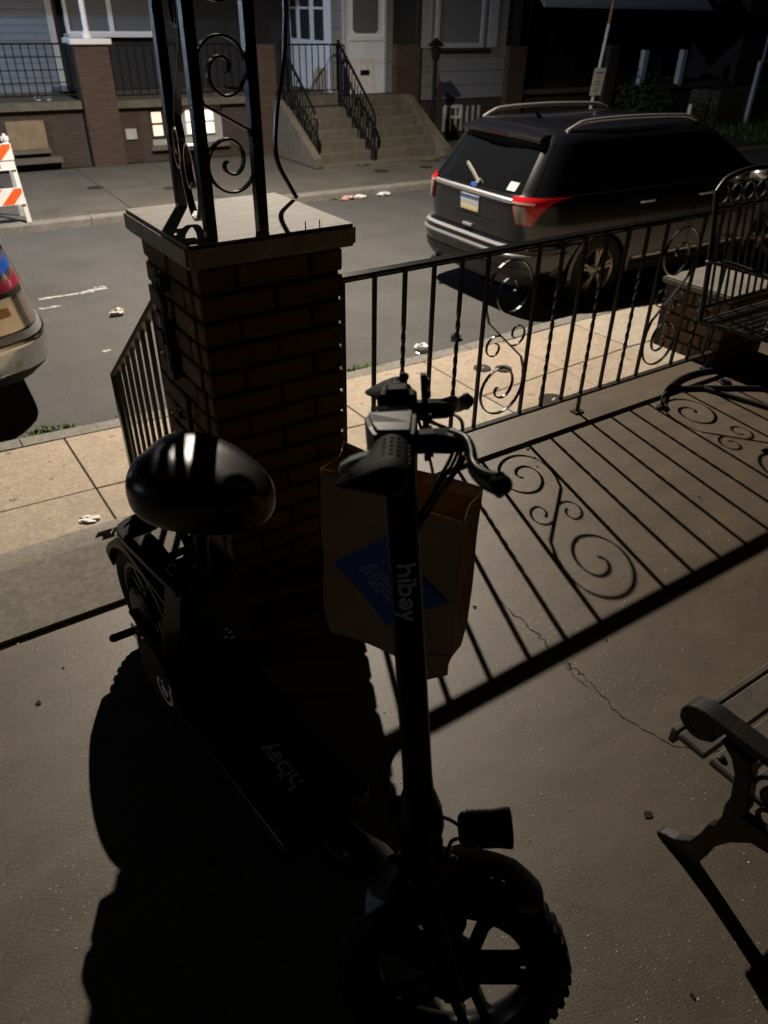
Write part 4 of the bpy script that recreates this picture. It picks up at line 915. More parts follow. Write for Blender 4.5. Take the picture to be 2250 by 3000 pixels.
def car_wheel(c, R, rim_r, wd, parent, sgn, spokes, m_rim):
    """c = centre of the outer face; sgn = outward y"""
    c = Vector(c); ax = Vector((0, sgn, 0))
    t = MB(); t.lathe([(rim_r, -wd), (R-0.03, -wd), (R, -wd+0.03), (R, -0.035), (R-0.012, -0.012), (R-0.05, 0.0), (rim_r+0.012, -0.004), (rim_r, -0.012)], c, ax, 44, closed=True); tt = t.obj('tyre', mat_tyre, parent, local=True, smooth=40)
    b = MB(); b.lathe([(rim_r+0.004, -0.010), (rim_r-0.006, -0.006), (rim_r-0.022, -0.018), (rim_r-0.03, -0.06), (rim_r-0.034, -0.12)], c, ax, 40, cap=False)
    for k in range(spokes):
        for o in (-0.13, 0.13):
            a = 2*PI*k/spokes + 0.3; p0 = c + Vector((math.cos(a+o*0.5)*0.05, -sgn*0.030, math.sin(a+o*0.5)*0.05)); p1 = c + Vector((math.cos(a+o)*(rim_r-0.02), -sgn*0.022, math.sin(a+o)*(rim_r-0.02)))
            b.sweep([p0, p1], rect_pts(0.028, 0.03), n=ax)
    b.lathe([(0.0, -0.015), (0.045, -0.017), (0.075, -0.035), (0.075, -0.06), (0.0, -0.06)], c, ax, 24); b.obj('rim', m_rim, parent, local=True, smooth=40)
    b = MB(); b.lathe([(rim_r-0.035, -0.10), (0.0, -0.10)], c, ax, 24); b.obj('wheel_disc', mat_tyre, parent, local=True)
    return tt
mat_tyre = mat('tyre rubber', (0.012, 0.012, 0.012), 0.8)
M['paint'] = mat('black car paint', (0.006, 0.0065, 0.009), 0.22, coat=0.7, spec=0.4)
M['glass'] = mat('tinted glass', (0.006, 0.007, 0.008), 0.04, spec=0.8, coat=0.3)
M['trim'] = mat('dark grey plastic', (0.035, 0.036, 0.04), 0.45)
M['brt'] = mat('satin chrome', (0.75, 0.75, 0.76), 0.32, metal=0.9)
M['rimm'] = mat('alloy wheel', (0.42, 0.38, 0.31), 0.35, metal=0.85)
M['red'] = mat('red lens', (0.55, 0.012, 0.02), 0.12, coat=0.8)
M['clear'] = mat('clear lens', (0.32, 0.26, 0.21), 0.15, coat=0.8)
SUV_O = (5.341 - 0.0, 5.481, ZR)
# local frame: x forward from the rear bumper, y to the left from the centre line
so_ = Vector((5.341, 5.481, ZR)) + Vector((-math.sin(-0.041), math.cos(-0.041), 0))*1.0
suv = thing('parked_suv', 'black suv parked at the near kerb with a chrome tailgate strip and roof rails', 'suv', tuple(so_), -0.041)
bd_ = Body([(0.24, 0.22, 4.70, 0.86, 7), (0.30, 0.12, 4.86, 0.94, 7), (0.42, 0.03, 4.97, 0.985, 7), (0.60, 0.0, 5.0, 1.0, 7), (0.685, 0.008, 4.99, 1.0, 7), (0.70, 0.05, 4.98, 1.002, 7), (0.72, 0.105, 4.97, 1.002, 7), (0.90, 0.095, 4.93, 1.003, 7.5), (1.03, 0.085, 4.80, 0.995, 7.5), (1.10, 0.085, 4.55, 0.985, 7.5), (1.15, 0.105, 3.95, 0.965, 7.5), (1.19, 0.14, 3.80, 0.945, 7.5), (1.30, 0.22, 3.60, 0.91, 7.5), (1.50, 0.37, 3.25, 0.845, 7.5), (1.64, 0.47, 2.98, 0.79, 7.5), (1.70, 0.50, 2.86, 0.745, 7), (1.735, 0.56, 2.72, 0.66, 6), (1.755, 0.75, 2.5, 0.5, 5), (1.765, 1.0, 2.2, 0.25, 4)])
bo_ = bd_.shell(80, 4).obj('body', M['paint'], suv, local=True)
def cut_wells(o, xs_, zc_, R_):
    b = MB()
    for xw in xs_:
        for sgn in (-1, 1): b.lathe([(0.0, 0.0), (R_, 0.0), (R_, 0.5), (0.0, 0.5)], (xw, sgn*0.70, zc_), (0, sgn, 0), 40)
    c = b.obj('cutter', mat_tyre, None); c.parent = o.parent
    md = o.modifiers.new('wells', 'BOOLEAN'); md.object = c; md.operation = 'DIFFERENCE'; md.solver = 'EXACT'
    dg = bpy.context.evaluated_depsgraph_get(); me = bpy.data.meshes.new_from_object(o.evaluated_get(dg)); o.modifiers.clear(); o.data = me
    bpy.data.objects.remove(c)
    me.materials.clear(); me.materials.append(M['paint'] if 'paint2' not in M else M['paint2'])
    for p in me.polygons: p.use_smooth = True
    me.set_sharp_from_angle(angle=math.radians(38))
cut_wells(bo_, (1.12, 3.98), 0.375, 0.43)
P_ = lambda kind, cs, d, name, m_, par=None, sub=8, sgn=-1, **k: bd_.patch(kind, cs, d, sub, sgn, **k).obj(name, m_, par or suv, local=True, smooth=40)
P_('rear', [(-0.82, 1.18), (0.82, 1.18), (0.70, 1.635), (-0.70, 1.635)], 0.004, 'rear_window', M['glass'], sub=12)
tg = P_('rear', [(-0.66, 1.10), (0.66, 1.10), (0.66, 1.145), (-0.66, 1.145)], 0.010, 'chrome_strip', M['brt'], sub=14, bulge=0.016)
P_('rear', [(-0.42, 0.868), (0.30, 0.868), (0.26, 0.886), (-0.38, 0.886)], 0.012, 'tailgate_crease', M['paint'], sub=8)
P_('rear', [(-0.98, 0.60), (0.98, 0.60), (0.98, 0.645), (-0.98, 0.645)], 0.012, 'bumper_strip', mat('grey bumper strip', (0.13, 0.13, 0.14), 0.35), sub=20, bulge=0.02)
P_('rear', [(-0.96, 0.685), (0.96, 0.685), (0.96, 0.70), (-0.96, 0.70)], 0.016, 'bumper_step', mat('bumper top highlight', (0.2, 0.2, 0.21), 0.3), sub=20)  # real step; the highlight along it is put into the paler colour
P_('rear', [(-0.93, 0.30), (0.93, 0.30), (0.97, 0.50), (-0.97, 0.50)], 0.010, 'bumper_lower', M['trim'], sub=20)
pl = P_('rear', [(-0.155, 0.925), (0.155, 0.925), (0.155, 1.080), (-0.155, 1.080)], 0.014, 'licence_plate', mat('plate white', (0.55, 0.55, 0.53), 0.5))
P_('rear', [(-0.150, 0.928), (0.150, 0.928), (0.150, 0.965), (-0.150, 0.965)], 0.0165, 'plate_band', mat('plate yellow', (0.75, 0.60, 0.28), 0.5), pl)
P_('rear', [(-0.150, 1.045), (0.150, 1.045), (0.150, 1.077), (-0.150, 1.077)], 0.0165, 'plate_band', mat('plate blue', (0.05, 0.10, 0.25), 0.5), pl)
xb = bd_.rear(0, 1.205)
b = MB(); eb = [(0.056*math.cos(t), 0.024*math.sin(t)) for t in [2*PI*i/28 for i in range(28)]]
b.prism(eb, (xb-0.020, 0.0, 1.175), (0, -1, 0), (0.35, 0, 0.93), (-1, 0, 0.3), 0.012); em = b.obj('badge', M['brt'], suv, local=True)
b = MB(); b.prism([(x*0.90, y*0.84) for x, y in eb], (xb-0.032, 0.0, 1.1788), (0, -1, 0), (0.35, 0, 0.93), (-1, 0, 0.3), 0.002); b.obj('badge_field', mat('badge blue', (0.03, 0.09, 0.42), 0.25, coat=0.5), em, local=True)
text_mesh_local("Ford", 0.040, (xb-0.0365, 0.036, 1.1665), (0, -1, 0), (0.35, 0, 0.93), "badge_script", M["brt"], em)
# spoiler
b = MB(); rg_ = []
for i in range(17):
    y = -0.63 + 1.26*i/16; yy = y; bow = 0.05*(abs(y)/0.63)**2; k = 0.02*(abs(y)/0.63)**3
    rg_.append([Vector((0.36+bow, yy, 1.640-k)), Vector((0.345+bow, yy, 1.672-k)), Vector((0.40+bow, yy, 1.708-k)), Vector((0.76, yy*0.98, 1.738-k)), Vector((0.76, yy*0.97, 1.66)), Vector((0.52+bow, yy, 1.625-k))])
b.rings(rg_); sl = b.obj('roof_spoiler', M['paint'], suv, local=True, smooth=30)
b = MB(); b.box((0.351, 0, 1.655), (0.012, 0.34, 0.012)); b.obj('brake_light', mat('dim red lens', (0.03, 0.004, 0.004), 0.2), sl, local=True)
b = MB(); wp = [(bd_.rear(-0.03, 1.22)-0.030, -0.05, 1.215), (bd_.rear(0.10, 1.28)-0.035, 0.10, 1.285), (bd_.rear(0.25, 1.34)-0.028, 0.27, 1.345)]
b.sweep(wp, rect_pts(0.030, 0.022)); b.lathe([(0.03, 0), (0.028, 0.03), (0.0, 0.035)], (bd_.rear(-0.05, 1.21)-0.004, -0.05, 1.21), (-1, 0, 0.4), 14); b.obj('rear_wiper', mat('worn wiper', (0.22, 0.20, 0.18), 0.5), suv, local=True)
P_('rear', [(-0.62, 1.20), (-0.50, 1.20), (-0.50, 1.275), (-0.62, 1.275)], 0.008, 'window_sticker', mat('pale sticker', (0.5, 0.5, 0.47), 0.6))
b = MB(); b.box((0.085, -0.0+0.02, 0.775), (0.03, 0.16, 0.03)); b.obj('tow_notch', M['brt'], suv, local=True, bevel=0.005)
# tail lamps wrap round the corners
for sgn in (-1, 1):
    tl = P_('rear', [(sgn*0.73, 0.92), (sgn*0.86, 0.92), (sgn*0.945, 1.165), (sgn*0.66, 1.165)], 0.020, 'tail_lamp', M['red'], sub=12)
    P_('rear', [(sgn*0.742, 0.935), (sgn*0.825, 0.935), (sgn*0.805, 1.09), (sgn*0.69, 1.09)], 0.026, 'reverse_lens', M['clear'], tl, sub=6)
    P_('rear', [(sgn*0.67, 1.105), (sgn*0.86, 1.105), (sgn*0.86, 1.122), (sgn*0.67, 1.122)], 0.028, 'lens_bar', M['clear'], tl, sub=6)
    # glazing
    P_('side', [(0.62, 1.205), (1.42, 1.195), (1.52, 1.595), (0.86, 1.605)], 0.004, 'quarter_window', M['glass'], sgn=sgn, sub=8)
    P_('side', [(1.60, 1.195), (2.42, 1.185), (2.36, 1.59), (1.68, 1.595)], 0.004, 'rear_side_window', M['glass'], sgn=sgn, sub=8)
    P_('side', [(2.50, 1.185), (3.55, 1.175), (2.98, 1.575), (2.44, 1.59)], 0.004, 'front_side_window', M['glass'], sgn=sgn, sub=8)
    P_('side', [(0.60, 1.172), (3.60, 1.158), (3.60, 1.170), (0.60, 1.184)], 0.006, 'belt_trim', M['trim'], sgn=sgn, sub=14)
    for a, c in ((1.53, 2.45), (2.47, 3.62)):
        dr = P_('side', [(a+0.006, 0.42), (c-0.006, 0.42), (c-0.006, 1.165), (a+0.006, 1.165)], 0.005, 'door', M['paint'], sgn=sgn, sub=12)
        xh = a + 0.16; yh = sgn*(bd_.side(xh, 1.06)+0.028)
        b = MB(); b.sweep(smooth_pts([(xh-0.11, yh-sgn*0.018, 1.045), (xh-0.06, yh, 1.052), (xh+0.06, yh, 1.052), (xh+0.11, yh-sgn*0.018, 1.045)], 4), [(0.018*math.cos(t), 0.012*math.sin(t)) for t in [2*PI*i/10 for i in range(10)]], n=(0, 1, 0)); b.obj('handle', M['brt'], dr, local=True, smooth=50)
    P_('side', [(1.60, 0.30), (3.50, 0.30), (3.50, 0.40), (1.60, 0.40)], 0.012, 'side_skirt', M['trim'], sgn=sgn, sub=14)
    P_('side', [(1.62, 0.455), (3.48, 0.455), (3.48, 0.475), (1.62, 0.475)], 0.014, 'skirt_strip', M['brt'], sgn=sgn, sub=14)
    # roof rail
    rp = smooth_pts([(0.70, sgn*0.67, 1.715), (0.82, sgn*0.67, 1.765), (0.98, sgn*0.67, 1.800), (1.6, sgn*0.67, 1.812), (2.3, sgn*0.67, 1.795), (2.48, sgn*0.67, 1.775), (2.60, sgn*0.67, 1.735)], 5)
    b = MB(); b.sweep(rp, [(0.022*math.cos(2*PI*i/12), 0.020*math.sin(2*PI*i/12)) for i in range(12)], n=(0, 1, 0)); b.obj('roof_rail', M['brt'], suv, local=True, smooth=60)
    # wheels, arches
    for xw in (1.12, 3.98):
        yb = bd_.side(xw, 0.5)
        b = MB(); arc_ = []
        for i in range(25):
            t = PI*(-0.12 + 1.24*i/24); arc_.append((xw+0.425*math.cos(t), 0.375+0.425*math.sin(t)))
        poly = [(x, z) for x, z in arc_]
        b.prism([(xw+0.44*math.cos(2*PI*i/32), 0.375+0.44*math.sin(2*PI*i/32)) for i in range(32)], (0, sgn*0.705, 0), (1, 0, 0), (0, 0, 1), (0, sgn, 0), 0.02); b.obj('wheel_well', mat_tyre, suv, local=True)
        b = MB(); b.sweep([(x, sgn*(yb+0.006), z) for x, z in arc_], rect_pts(0.05, 0.012), n=(0, 1, 0)); b.obj('arch_trim', M['paint'], suv, local=True)
        car_wheel((xw, sgn*(yb-0.012), 0.375), 0.375, 0.245, 0.20, suv, sgn, 5, M['rimm'])
    b = MB(); b.ellipsoid((3.38, sgn*1.09, 1.20), 0.09, 0.10, 0.075); b.box((3.42, sgn*0.99, 1.15), (0.06, 0.12, 0.03)); b.obj('mirror', M['brt'] if sgn < 0 else M['paint'], suv, local=True, smooth=60)
    P_('front', [(sgn*0.50, 0.88), (sgn*0.90, 0.86), (sgn*0.88, 1.0), (sgn*0.52, 0.98)], 0.01, 'headlamp', M['clear'], sub=8)
P_('front', [(-0.45, 0.62), (0.45, 0.62), (0.48, 0.95), (-0.48, 0.95)], 0.012, 'grille', M['brt'], sub=8)
b = MB(); fx = lambda y, z: bd_.front(y, z)
P_('front', [(-0.78, 1.20), (0.78, 1.20), (0.66, 1.62), (-0.66, 1.62)], 0.004, 'windscreen', M['glass'], sub=10)
b = MB(); b.sweep([(0.95, 0.0, 1.755), (0.89, 0.0, 1.80), (0.84, 0, 1.845)], rect_pts(0.05, 0.012), scales=[1, 0.7, 0.2]); b.obj('roof_antenna', M['paint'], suv, local=True)
b = MB(); b.tube([(0.10, 0.55, 0.30), (0.02, 0.55, 0.295)], 0.035, 12); b.obj('exhaust', M['trim'], suv, local=True)

# pick-up at the left, only its front corner in the frame
pk = thing('parked_pickup', 'dark pickup with chrome bumper and big headlamp at the left edge of the near kerb', 'pickup truck', (0.955, 6.62, ZR), PHI)
pb = Body([(0.30, -5.5, -0.14, 0.90, 6), (0.40, -5.55, -0.03, 0.97, 6), (0.60, -5.55, 0.0, 0.985, 6), (0.64, -5.55, -0.015, 0.985, 6), (0.78, -5.5, -0.05, 0.99, 6), (1.0, -5.5, -0.09, 0.99, 6), (1.22, -5.5, -0.16, 0.985, 6), (1.34, -5.5, -0.34, 0.965, 6), (1.40, -5.5, -1.0, 0.94, 6), (1.43, -3.9, -1.25, 0.90, 6), (1.62, -3.8, -1.6, 0.84, 6), (1.86, -3.6, -2.0, 0.74, 6), (1.93, -3.4, -2.2, 0.6, 5), (1.95, -3.1, -2.5, 0.3, 4)])
M['paint2'] = mat('dark grey car paint', (0.03, 0.032, 0.036), 0.22, coat=1.0)
pb.shell(80, 4).obj('body', M['paint2'], pk, local=True, smooth=38)
Q_ = lambda kind, cs, d, name, m_, par=None, sub=10, sgn=-1: pb.patch(kind, cs, d, sub, sgn).obj(name, m_, par or pk, local=True, smooth=40)
mchrome = mat('polished chrome', (0.66, 0.64, 0.60), 0.12, metal=1.0)
Q_('front', [(-0.972, 0.42), (0.972, 0.42), (0.978, 0.63), (-0.978, 0.63)], 0.02, 'bumper', mchrome, sub=24)
Q_('front', [(-0.96, 0.645), (0.96, 0.645), (0.97, 0.70), (-0.97, 0.70)], 0.012, 'bumper_top', mat('grey bumper top', (0.26, 0.26, 0.28), 0.25, coat=0.5), sub=24)
Q_('front', [(-0.93, 0.31), (0.93, 0.31), (0.96, 0.41), (-0.96, 0.41)], 0.010, 'valance', mat_tyre, sub=20)
Q_('front', [(-0.50, 0.74), (0.50, 0.74), (0.50, 1.20), (-0.50, 1.20)], 0.014, 'grille', mchrome, sub=10)
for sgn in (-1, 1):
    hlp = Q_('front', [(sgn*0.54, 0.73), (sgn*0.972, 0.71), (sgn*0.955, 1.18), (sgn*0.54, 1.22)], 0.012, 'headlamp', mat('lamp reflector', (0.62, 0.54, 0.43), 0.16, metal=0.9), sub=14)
    Q_('front', [(sgn*0.60, 1.13), (sgn*0.93, 1.075), (sgn*0.925, 1.13), (sgn*0.60, 1.205)], 0.018, 'reflection_patch', mat('blue reflection', (0.02, 0.09, 0.42), 0.08, coat=0.8), hlp, sub=10)  # blue reflection in the headlamp, painted as a coloured patch
    Q_('front', [(sgn*0.60, 1.01), (sgn*0.90, 0.98), (sgn*0.90, 1.03), (sgn*0.60, 1.085)], 0.018, 'reflection_patch', mat('dark pink reflection', (0.30, 0.03, 0.06), 0.1, coat=0.8), hlp, sub=8)  # pinkish reflection, likewise put into the colour of a patch
    Q_('front', [(sgn*0.66, 0.955), (sgn*0.91, 0.955), (sgn*0.90, 0.985), (sgn*0.66, 1.0)], 0.018, 'lens_gap', mat_tyre, hlp, sub=8)
    Q_('front', [(sgn*0.83, 0.83), (sgn*0.925, 0.825), (sgn*0.92, 0.885), (sgn*0.83, 0.89)], 0.020, 'side_marker', mat('amber lens', (0.55, 0.19, 0.02), 0.15, coat=0.8), hlp, sub=6)
    Q_('front', [(sgn*0.955, 0.80), (sgn*0.968, 0.80), (sgn*0.962, 1.0), (sgn*0.945, 1.0)], 0.020, 'lens_gap', mat('dark chrome', (0.12, 0.12, 0.12), 0.2, metal=0.8), hlp, sub=6)
    for xw in (-0.98, -4.4):
        yb = pb.side(xw, 0.5); arc_ = [(xw+0.45*math.cos(PI*(-0.12+1.24*i/24)), 0.39+0.45*math.sin(PI*(-0.12+1.24*i/24))) for i in range(25)]
        b = MB(); b.prism(arc_, (0, sgn*(yb-0.16), 0), (1, 0, 0), (0, 0, 1), (0, sgn, 0), 0.164); b.obj('wheel_arch', mat_tyre, pk, local=True)
        car_wheel((xw, sgn*(yb+0.010), 0.39), 0.39, 0.23, 0.22, pk, sgn, 5, M['rimm'])
    Q_('side', [(-2.6, 1.40), (-1.62, 1.40), (-1.95, 1.80), (-2.6, 1.80)], 0.004, 'side_window', M['glass'], sgn=sgn)
    Q_('side', [(-2.7, 0.45), (-1.55, 0.45), (-1.55, 1.38), (-2.7, 1.38)], 0.005, 'door', M['paint2'], sgn=sgn)
Q_('front', [(-0.74, 1.44), (0.74, 1.44), (0.62, 1.84), (-0.62, 1.84)], 0.004, 'windscreen', M['glass'])

# ================================================================== barricade at the far kerb
br = thing('barricade', 'white folding barricade with orange diagonal stripes standing by the far kerb', 'barricade', (1.35, 12.0, ZW), 0.0)
M['bw'] = mat('barricade white', (0.72, 0.71, 0.69), 0.5, noise=0.12, nscale=12)
M['bo'] = mat('barricade orange', (0.72, 0.10, 0.015), 0.35)
def bpt(x, y, z): return Vector((1.35 + x, 12.0 + y, ZW + z))
for sgn, y0 in ((-1, -0.10), (1, 0.38)):
    for x in (0.60, -0.60):
        b = MB(); b.sweep([bpt(x + 0.015, y0 + 0.0, 0.0), bpt(x - 0.015, 0.10 + 0.02*sgn, 1.02)], rect_pts(0.065, 0.04), n=(0, 1, 0)); b.obj('leg', M['bw'], br, bevel=0.006)
for x in (0.585, -0.585):
    b = MB(); b.box(bpt(x, 0.10, 1.055), (0.095, 0.11, 0.11)); b.obj('hinge_cap', M['bw'], br, bevel=0.03, bseg=2)
for z0, z1 in ((0.80, 1.0), (0.25, 0.46)):
    yb = lambda z: -0.10 + 0.18*z/1.0 - 0.028
    def bp3(x, z, off=0.0): return bpt(x, yb(z) - off, z)
    b = MB(); b.rings([[bp3(x, z0), bp3(x, z1), bp3(x, z1, 0.02), bp3(x, z0, 0.02)] for x in (-0.63, 0.63)]); bdm = b.obj('board', M['bw'], br)
    for k in range(-5, 5):
        xa = k*0.30 + 0.02; h = z1-z0; q = []
        for x, z in ((xa, z0+0.008), (xa+0.15, z0+0.008), (xa+0.15+h*0.95, z1-0.008), (xa+h*0.95, z1-0.008)): q.append((x, z))
        # clip to the board
        def clip(poly, lim, keep):
            out = []
            for (x0, a0), (x1, a1) in zip(poly, poly[1:]+poly[:1]):
                i0, i1 = keep(x0), keep(x1)
                if i0: out.append((x0, a0))
                if i0 != i1: t = (lim-x0)/(x1-x0); out.append((lim, a0+(a1-a0)*t))
            return out
        q = clip(q, 0.615, lambda x: x <= 0.615); q = clip(q, -0.615, lambda x: x >= -0.615) if q else q
        if len(q) < 3: continue
        b = MB(); b.add([bp3(x, z, 0.0225) for x, z in q], [tuple(range(len(q)))]); b.obj('stripe', M['bo'], bdm)
b = MB(); b.rings([[bp3(x, z, o_) for z, o_ in ((0.68, 0.0), (0.785, 0.0), (0.785, 0.018), (0.68, 0.018))] for x in (-0.62, 0.62)]); b.obj('name_board', M['bw'], br)
b = MB()
for k in range(9): b.add([bp3(x, z, 0.0195) for x, z in ((-0.42+k*0.10, 0.705), (-0.36+k*0.10, 0.705), (-0.36+k*0.10, 0.755), (-0.42+k*0.10, 0.755))], [(0, 1, 2, 3)])
b.obj('worn_print', mat('worn grey print', (0.3, 0.3, 0.31), 0.7), br)

# ================================================================== sign pole and bollard on the far kerb
spo = thing('sign_pole', 'leaning grey metal pole with a white parking sign, behind the parked car', 'sign', tuple(st(12.33, 12.3, ZW)), PHI)
p0, p1, p2 = st(12.30, 12.3, ZW), st(12.55, 12.3, 1.37), st(12.68, 12.3, 2.9)
MB().sweep([p0, p1], circ_pts(0.032, 10)).obj('pole', mat('galvanised pole', (0.50, 0.51, 0.53), 0.5, noise=0.2), spo, smooth=40)
MB().sweep([p1, p2], circ_pts(0.028, 10)).obj('rusty_pole', mat('rusty pole', (0.30, 0.17, 0.10), 0.8, noise=0.4, nscale=20), spo, smooth=40)
tl_ = (p1-p0).normalized(); sc_ = p0 + tl_*1.46
b = MB(); b.rings([[sc_ + EU*a + tl_*c - EV*(0.036+o_) for a, c in ((-0.15, -0.235), (0.15, -0.235), (0.15, 0.235), (-0.15, 0.235))] for o_ in (0.0, 0.004)]); sp_ = b.obj('sign_plate', mat('sign white', (0.75, 0.75, 0.72), 0.5), spo)
b = MB()
for z_, w_, h_ in ((0.155, 0.20, 0.035), (0.085, 0.10, 0.02), (0.0, 0.13, 0.03), (-0.05, 0.17, 0.018), (-0.11, 0.12, 0.016)):
    b.add([sc_ + EU*a + tl_*(z_+c) - EV*0.0425 for a, c in ((-w_/2, -h_/2), (w_/2, -h_/2), (w_/2, h_/2), (-w_/2, h_/2))], [(0, 1, 2, 3)])
b.obj('faded_print', mat('faded grey print', (0.28, 0.28, 0.29), 0.7), sp_)
b = MB()
for z_, w_, h_ in ((-0.15, 0.16, 0.016), (-0.18, 0.10, 0.014)):
    b.add([sc_ + EU*a + tl_*(z_+c) - EV*0.0425 for a, c in ((-w_/2, -h_/2), (w_/2, -h_/2), (w_/2, h_/2), (-w_/2, h_/2))], [(0, 1, 2, 3)])
b.obj('faded_print', mat('faded red print', (0.5, 0.25, 0.22), 0.7), sp_)
b = MB(); b.lathe([(0.0, 0), (0.045, 0), (0.045, 0.93), (0.03, 0.955), (0.0, 0.96)], st(15.42, 12.3, ZW), (0.0, 0, 1), 14); o = b.obj('white_post', mat('white post', (0.75, 0.74, 0.7), 0.5), smooth=40); tag(o, 'short white marker post at the far kerb, seen over the car roof', 'post')

# ================================================================== houses across the street
def hb(b, u0, u1, v0, v1, z0, z1): return b.box(st((u0+u1)/2, (v0+v1)/2, (z0+z1)/2), (abs(u1-u0), abs(v1-v0), abs(z1-z0)), PHI)
def house(name, label, u, v): return thing(name, label, 'house', tuple(st(u, v, ZW)), PHI, 'row houses across the street')
M['siding'] = mat('grey siding', (0.25, 0.25, 0.26), 0.7, noise=0.12, nscale=5)
M['siding2'] = mat('blue grey siding', (0.18, 0.20, 0.24), 0.7, noise=0.12, nscale=5)
M['white'] = mat('white paint', (0.8, 0.8, 0.8), 0.5, noise=0.08, nscale=6)
M['offwhite'] = mat('dull white paint', (0.5, 0.5, 0.49), 0.6, noise=0.15, nscale=6)
M['conc'] = ground_mat('step concrete', (0.165, 0.142, 0.105), (0.10, 0.086, 0.062), scale=4, fine=30)
M['pane'] = mat('dark window glass', (0.03, 0.032, 0.036), 0.06, spec=0.7)
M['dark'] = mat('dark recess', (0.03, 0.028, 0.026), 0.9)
M['roofm'] = mat('roof felt', (0.05, 0.05, 0.05), 0.9)
def siding(par, u0, u1, v, z0, z1, h, m_, gaps=()):
    """lap boards; gaps = (u0,u1,z0,z1) openings"""
    z = z0
    while z < z1-0.01:
        zt = min(z+h, z1); segs = [(u0, u1)]
        for g in gaps:
            if g[2] < (z+zt)/2 < g[3]:
                ns = []
                for a, c in segs:
                    if g[1] <= a or g[0] >= c: ns.append((a, c)); continue
                    if g[0]-a > 0.02: ns.append((a, g[0]))
                    if c-g[1] > 0.02: ns.append((g[1], c))
                segs = ns
        for a, c in segs:
            b = MB(); b.rings([[st(uu, v+0.02, z), st(uu, v-0.022, z), st(uu, v-0.006, zt+0.015), st(uu, v+0.02, zt+0.015)] for uu in (a, c)]); b.obj('siding_board', m_, par)
        z = zt
def window(par, u0, u1, v, z0, z1, m_frame, m_pane, nu=1, nz=2, fr=0.06, mull=0.035, name='window'):
    b = MB(); hb(b, u0, u1, v-0.05, v+0.02, z0, z0+fr); hb(b, u0, u1, v-0.05, v+0.02, z1-fr, z1); hb(b, u0, u0+fr, v-0.048, v+0.02, z0+fr, z1-fr); hb(b, u1-fr, u1, v-0.048, v+0.02, z0+fr, z1-fr)
    for i in range(1, nu): uu = u0+(u1-u0)*i/nu; hb(b, uu-mull/2, uu+mull/2, v-0.045, v+0.0, z0+fr, z1-fr)
    for i in range(1, nz): zz = z0+(z1-z0)*i/nz; hb(b, u0+fr, u1-fr, v-0.042, v+0.0, zz-mull/2, zz+mull/2)
    f = b.obj(name, m_frame, par); b = MB(); hb(b, u0+fr, u1-fr, v-0.012, v+0.006, z0+fr, z1-fr); b.obj('pane', m_pane, f); return f
def iron_fence(par, a, c, z0, z1, n, name='porch_rail', lattice=False):
    a, c = Vector(a), Vector(c); e = (c-a)
    b = MB(); b.sweep([a+UP*z1, c+UP*z1], rect_pts(0.03, 0.04)); b.sweep([a+UP*z0, c+UP*z0], rect_pts(0.025, 0.03))
    if lattice:
        for q in (0.25, 0.5, 0.75): b.sweep([a+UP*(z0+(z1-z0)*q), c+UP*(z0+(z1-z0)*q)], rect_pts(0.018, 0.018))
    rl = b.obj(name, M['iron'], par)
    for i in range(n+1):
        p = a + e*(i/n); b = MB(); b.sweep([p+UP*z0, p+UP*z1], rect_pts(0.018, 0.018)); b.obj('picket', M['iron'], rl)
    return rl
# -- house at the left with the open porch
hA = house('brick_porch_house', 'left house with brick porch wall, dark railing, capped brick pier and wide front window', 1.5, 17)
b = MB(); hb(b, -6.0, 3.32, 16.16, 16.40, ZW, -0.06); b.obj('porch_wall', M['farbrick2'], hA)
b = MB(); hb(b, -6.0, 3.32, 16.05, 18.2, -0.06, 0.06); b.obj('porch_slab', M['conc'], hA)
b = MB(); hb(b, 3.35, 3.95, 16.0, 16.55, ZW, 0.94); pr_ = b.obj('pier', M['farbrick'], hA)
b = MB(); hb(b, 3.29, 4.01, 15.94, 16.6, 0.942, 1.03); b.obj('cap', mat('white cap', (0.78, 0.75, 0.72), 0.6), pr_, bevel=0.01)
b = MB(); b.lathe([(0.0, 0), (0.085, 0), (0.085, 0.08), (0.05, 0.11), (0.05, 1.7), (0.0, 1.7)], st(3.66, 16.2, 1.032), (0, 0, 1), 14); b.obj('porch_post', M['white'], hA, smooth=40)
iron_fence(hA, st(-5.0, 16.2), st(3.30, 16.2), 0.16, 0.95, 62, lattice=True)
siding(hA, -6.0, 3.42, 18.2, 0.06, 2.7, 0.125, M['siding2'])
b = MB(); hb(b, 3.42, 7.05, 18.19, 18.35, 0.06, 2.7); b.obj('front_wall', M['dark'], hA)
b = MB(); hb(b, 3.40, 3.52, 18.14, 18.24, 0.06, 2.7); b.obj('corner_board', M['offwhite'], hA)
wf = window(hA, 3.72, 5.50, 18.16, 1.02, 2.5, M['white'], mat('curtained pane', (0.14, 0.145, 0.155), 0.35), nu=2, nz=1, fr=0.07, mull=0.09)
b = MB(); hb(b, 3.66, 5.56, 18.02, 18.16, 0.99, 1.05); b.obj('sill', M['white'], hA)
b = MB(); hb(b, -6.2, 7.1, 15.8, 18.3, 2.72, 2.85); b.obj('porch_roof', M['roofm'], hA)
bw = MB(); hb(bw, 1.95, 2.60, 16.10, 16.16, -0.68, -0.22); bwd = bw.obj('boarded_window', mat('plywood', (0.26, 0.19, 0.11), 0.85, noise=0.25, nscale=6), hA)
b = MB(); hb(b, 1.93, 2.62, 16.02, 16.16, -0.745, -0.685); b.obj('sill', M['conc'], bwd)
b = MB(); hb(b, 1.70, 2.78, 15.92, 16.17, -0.90, -0.82); b.obj('ledge', M['conc'], hA)
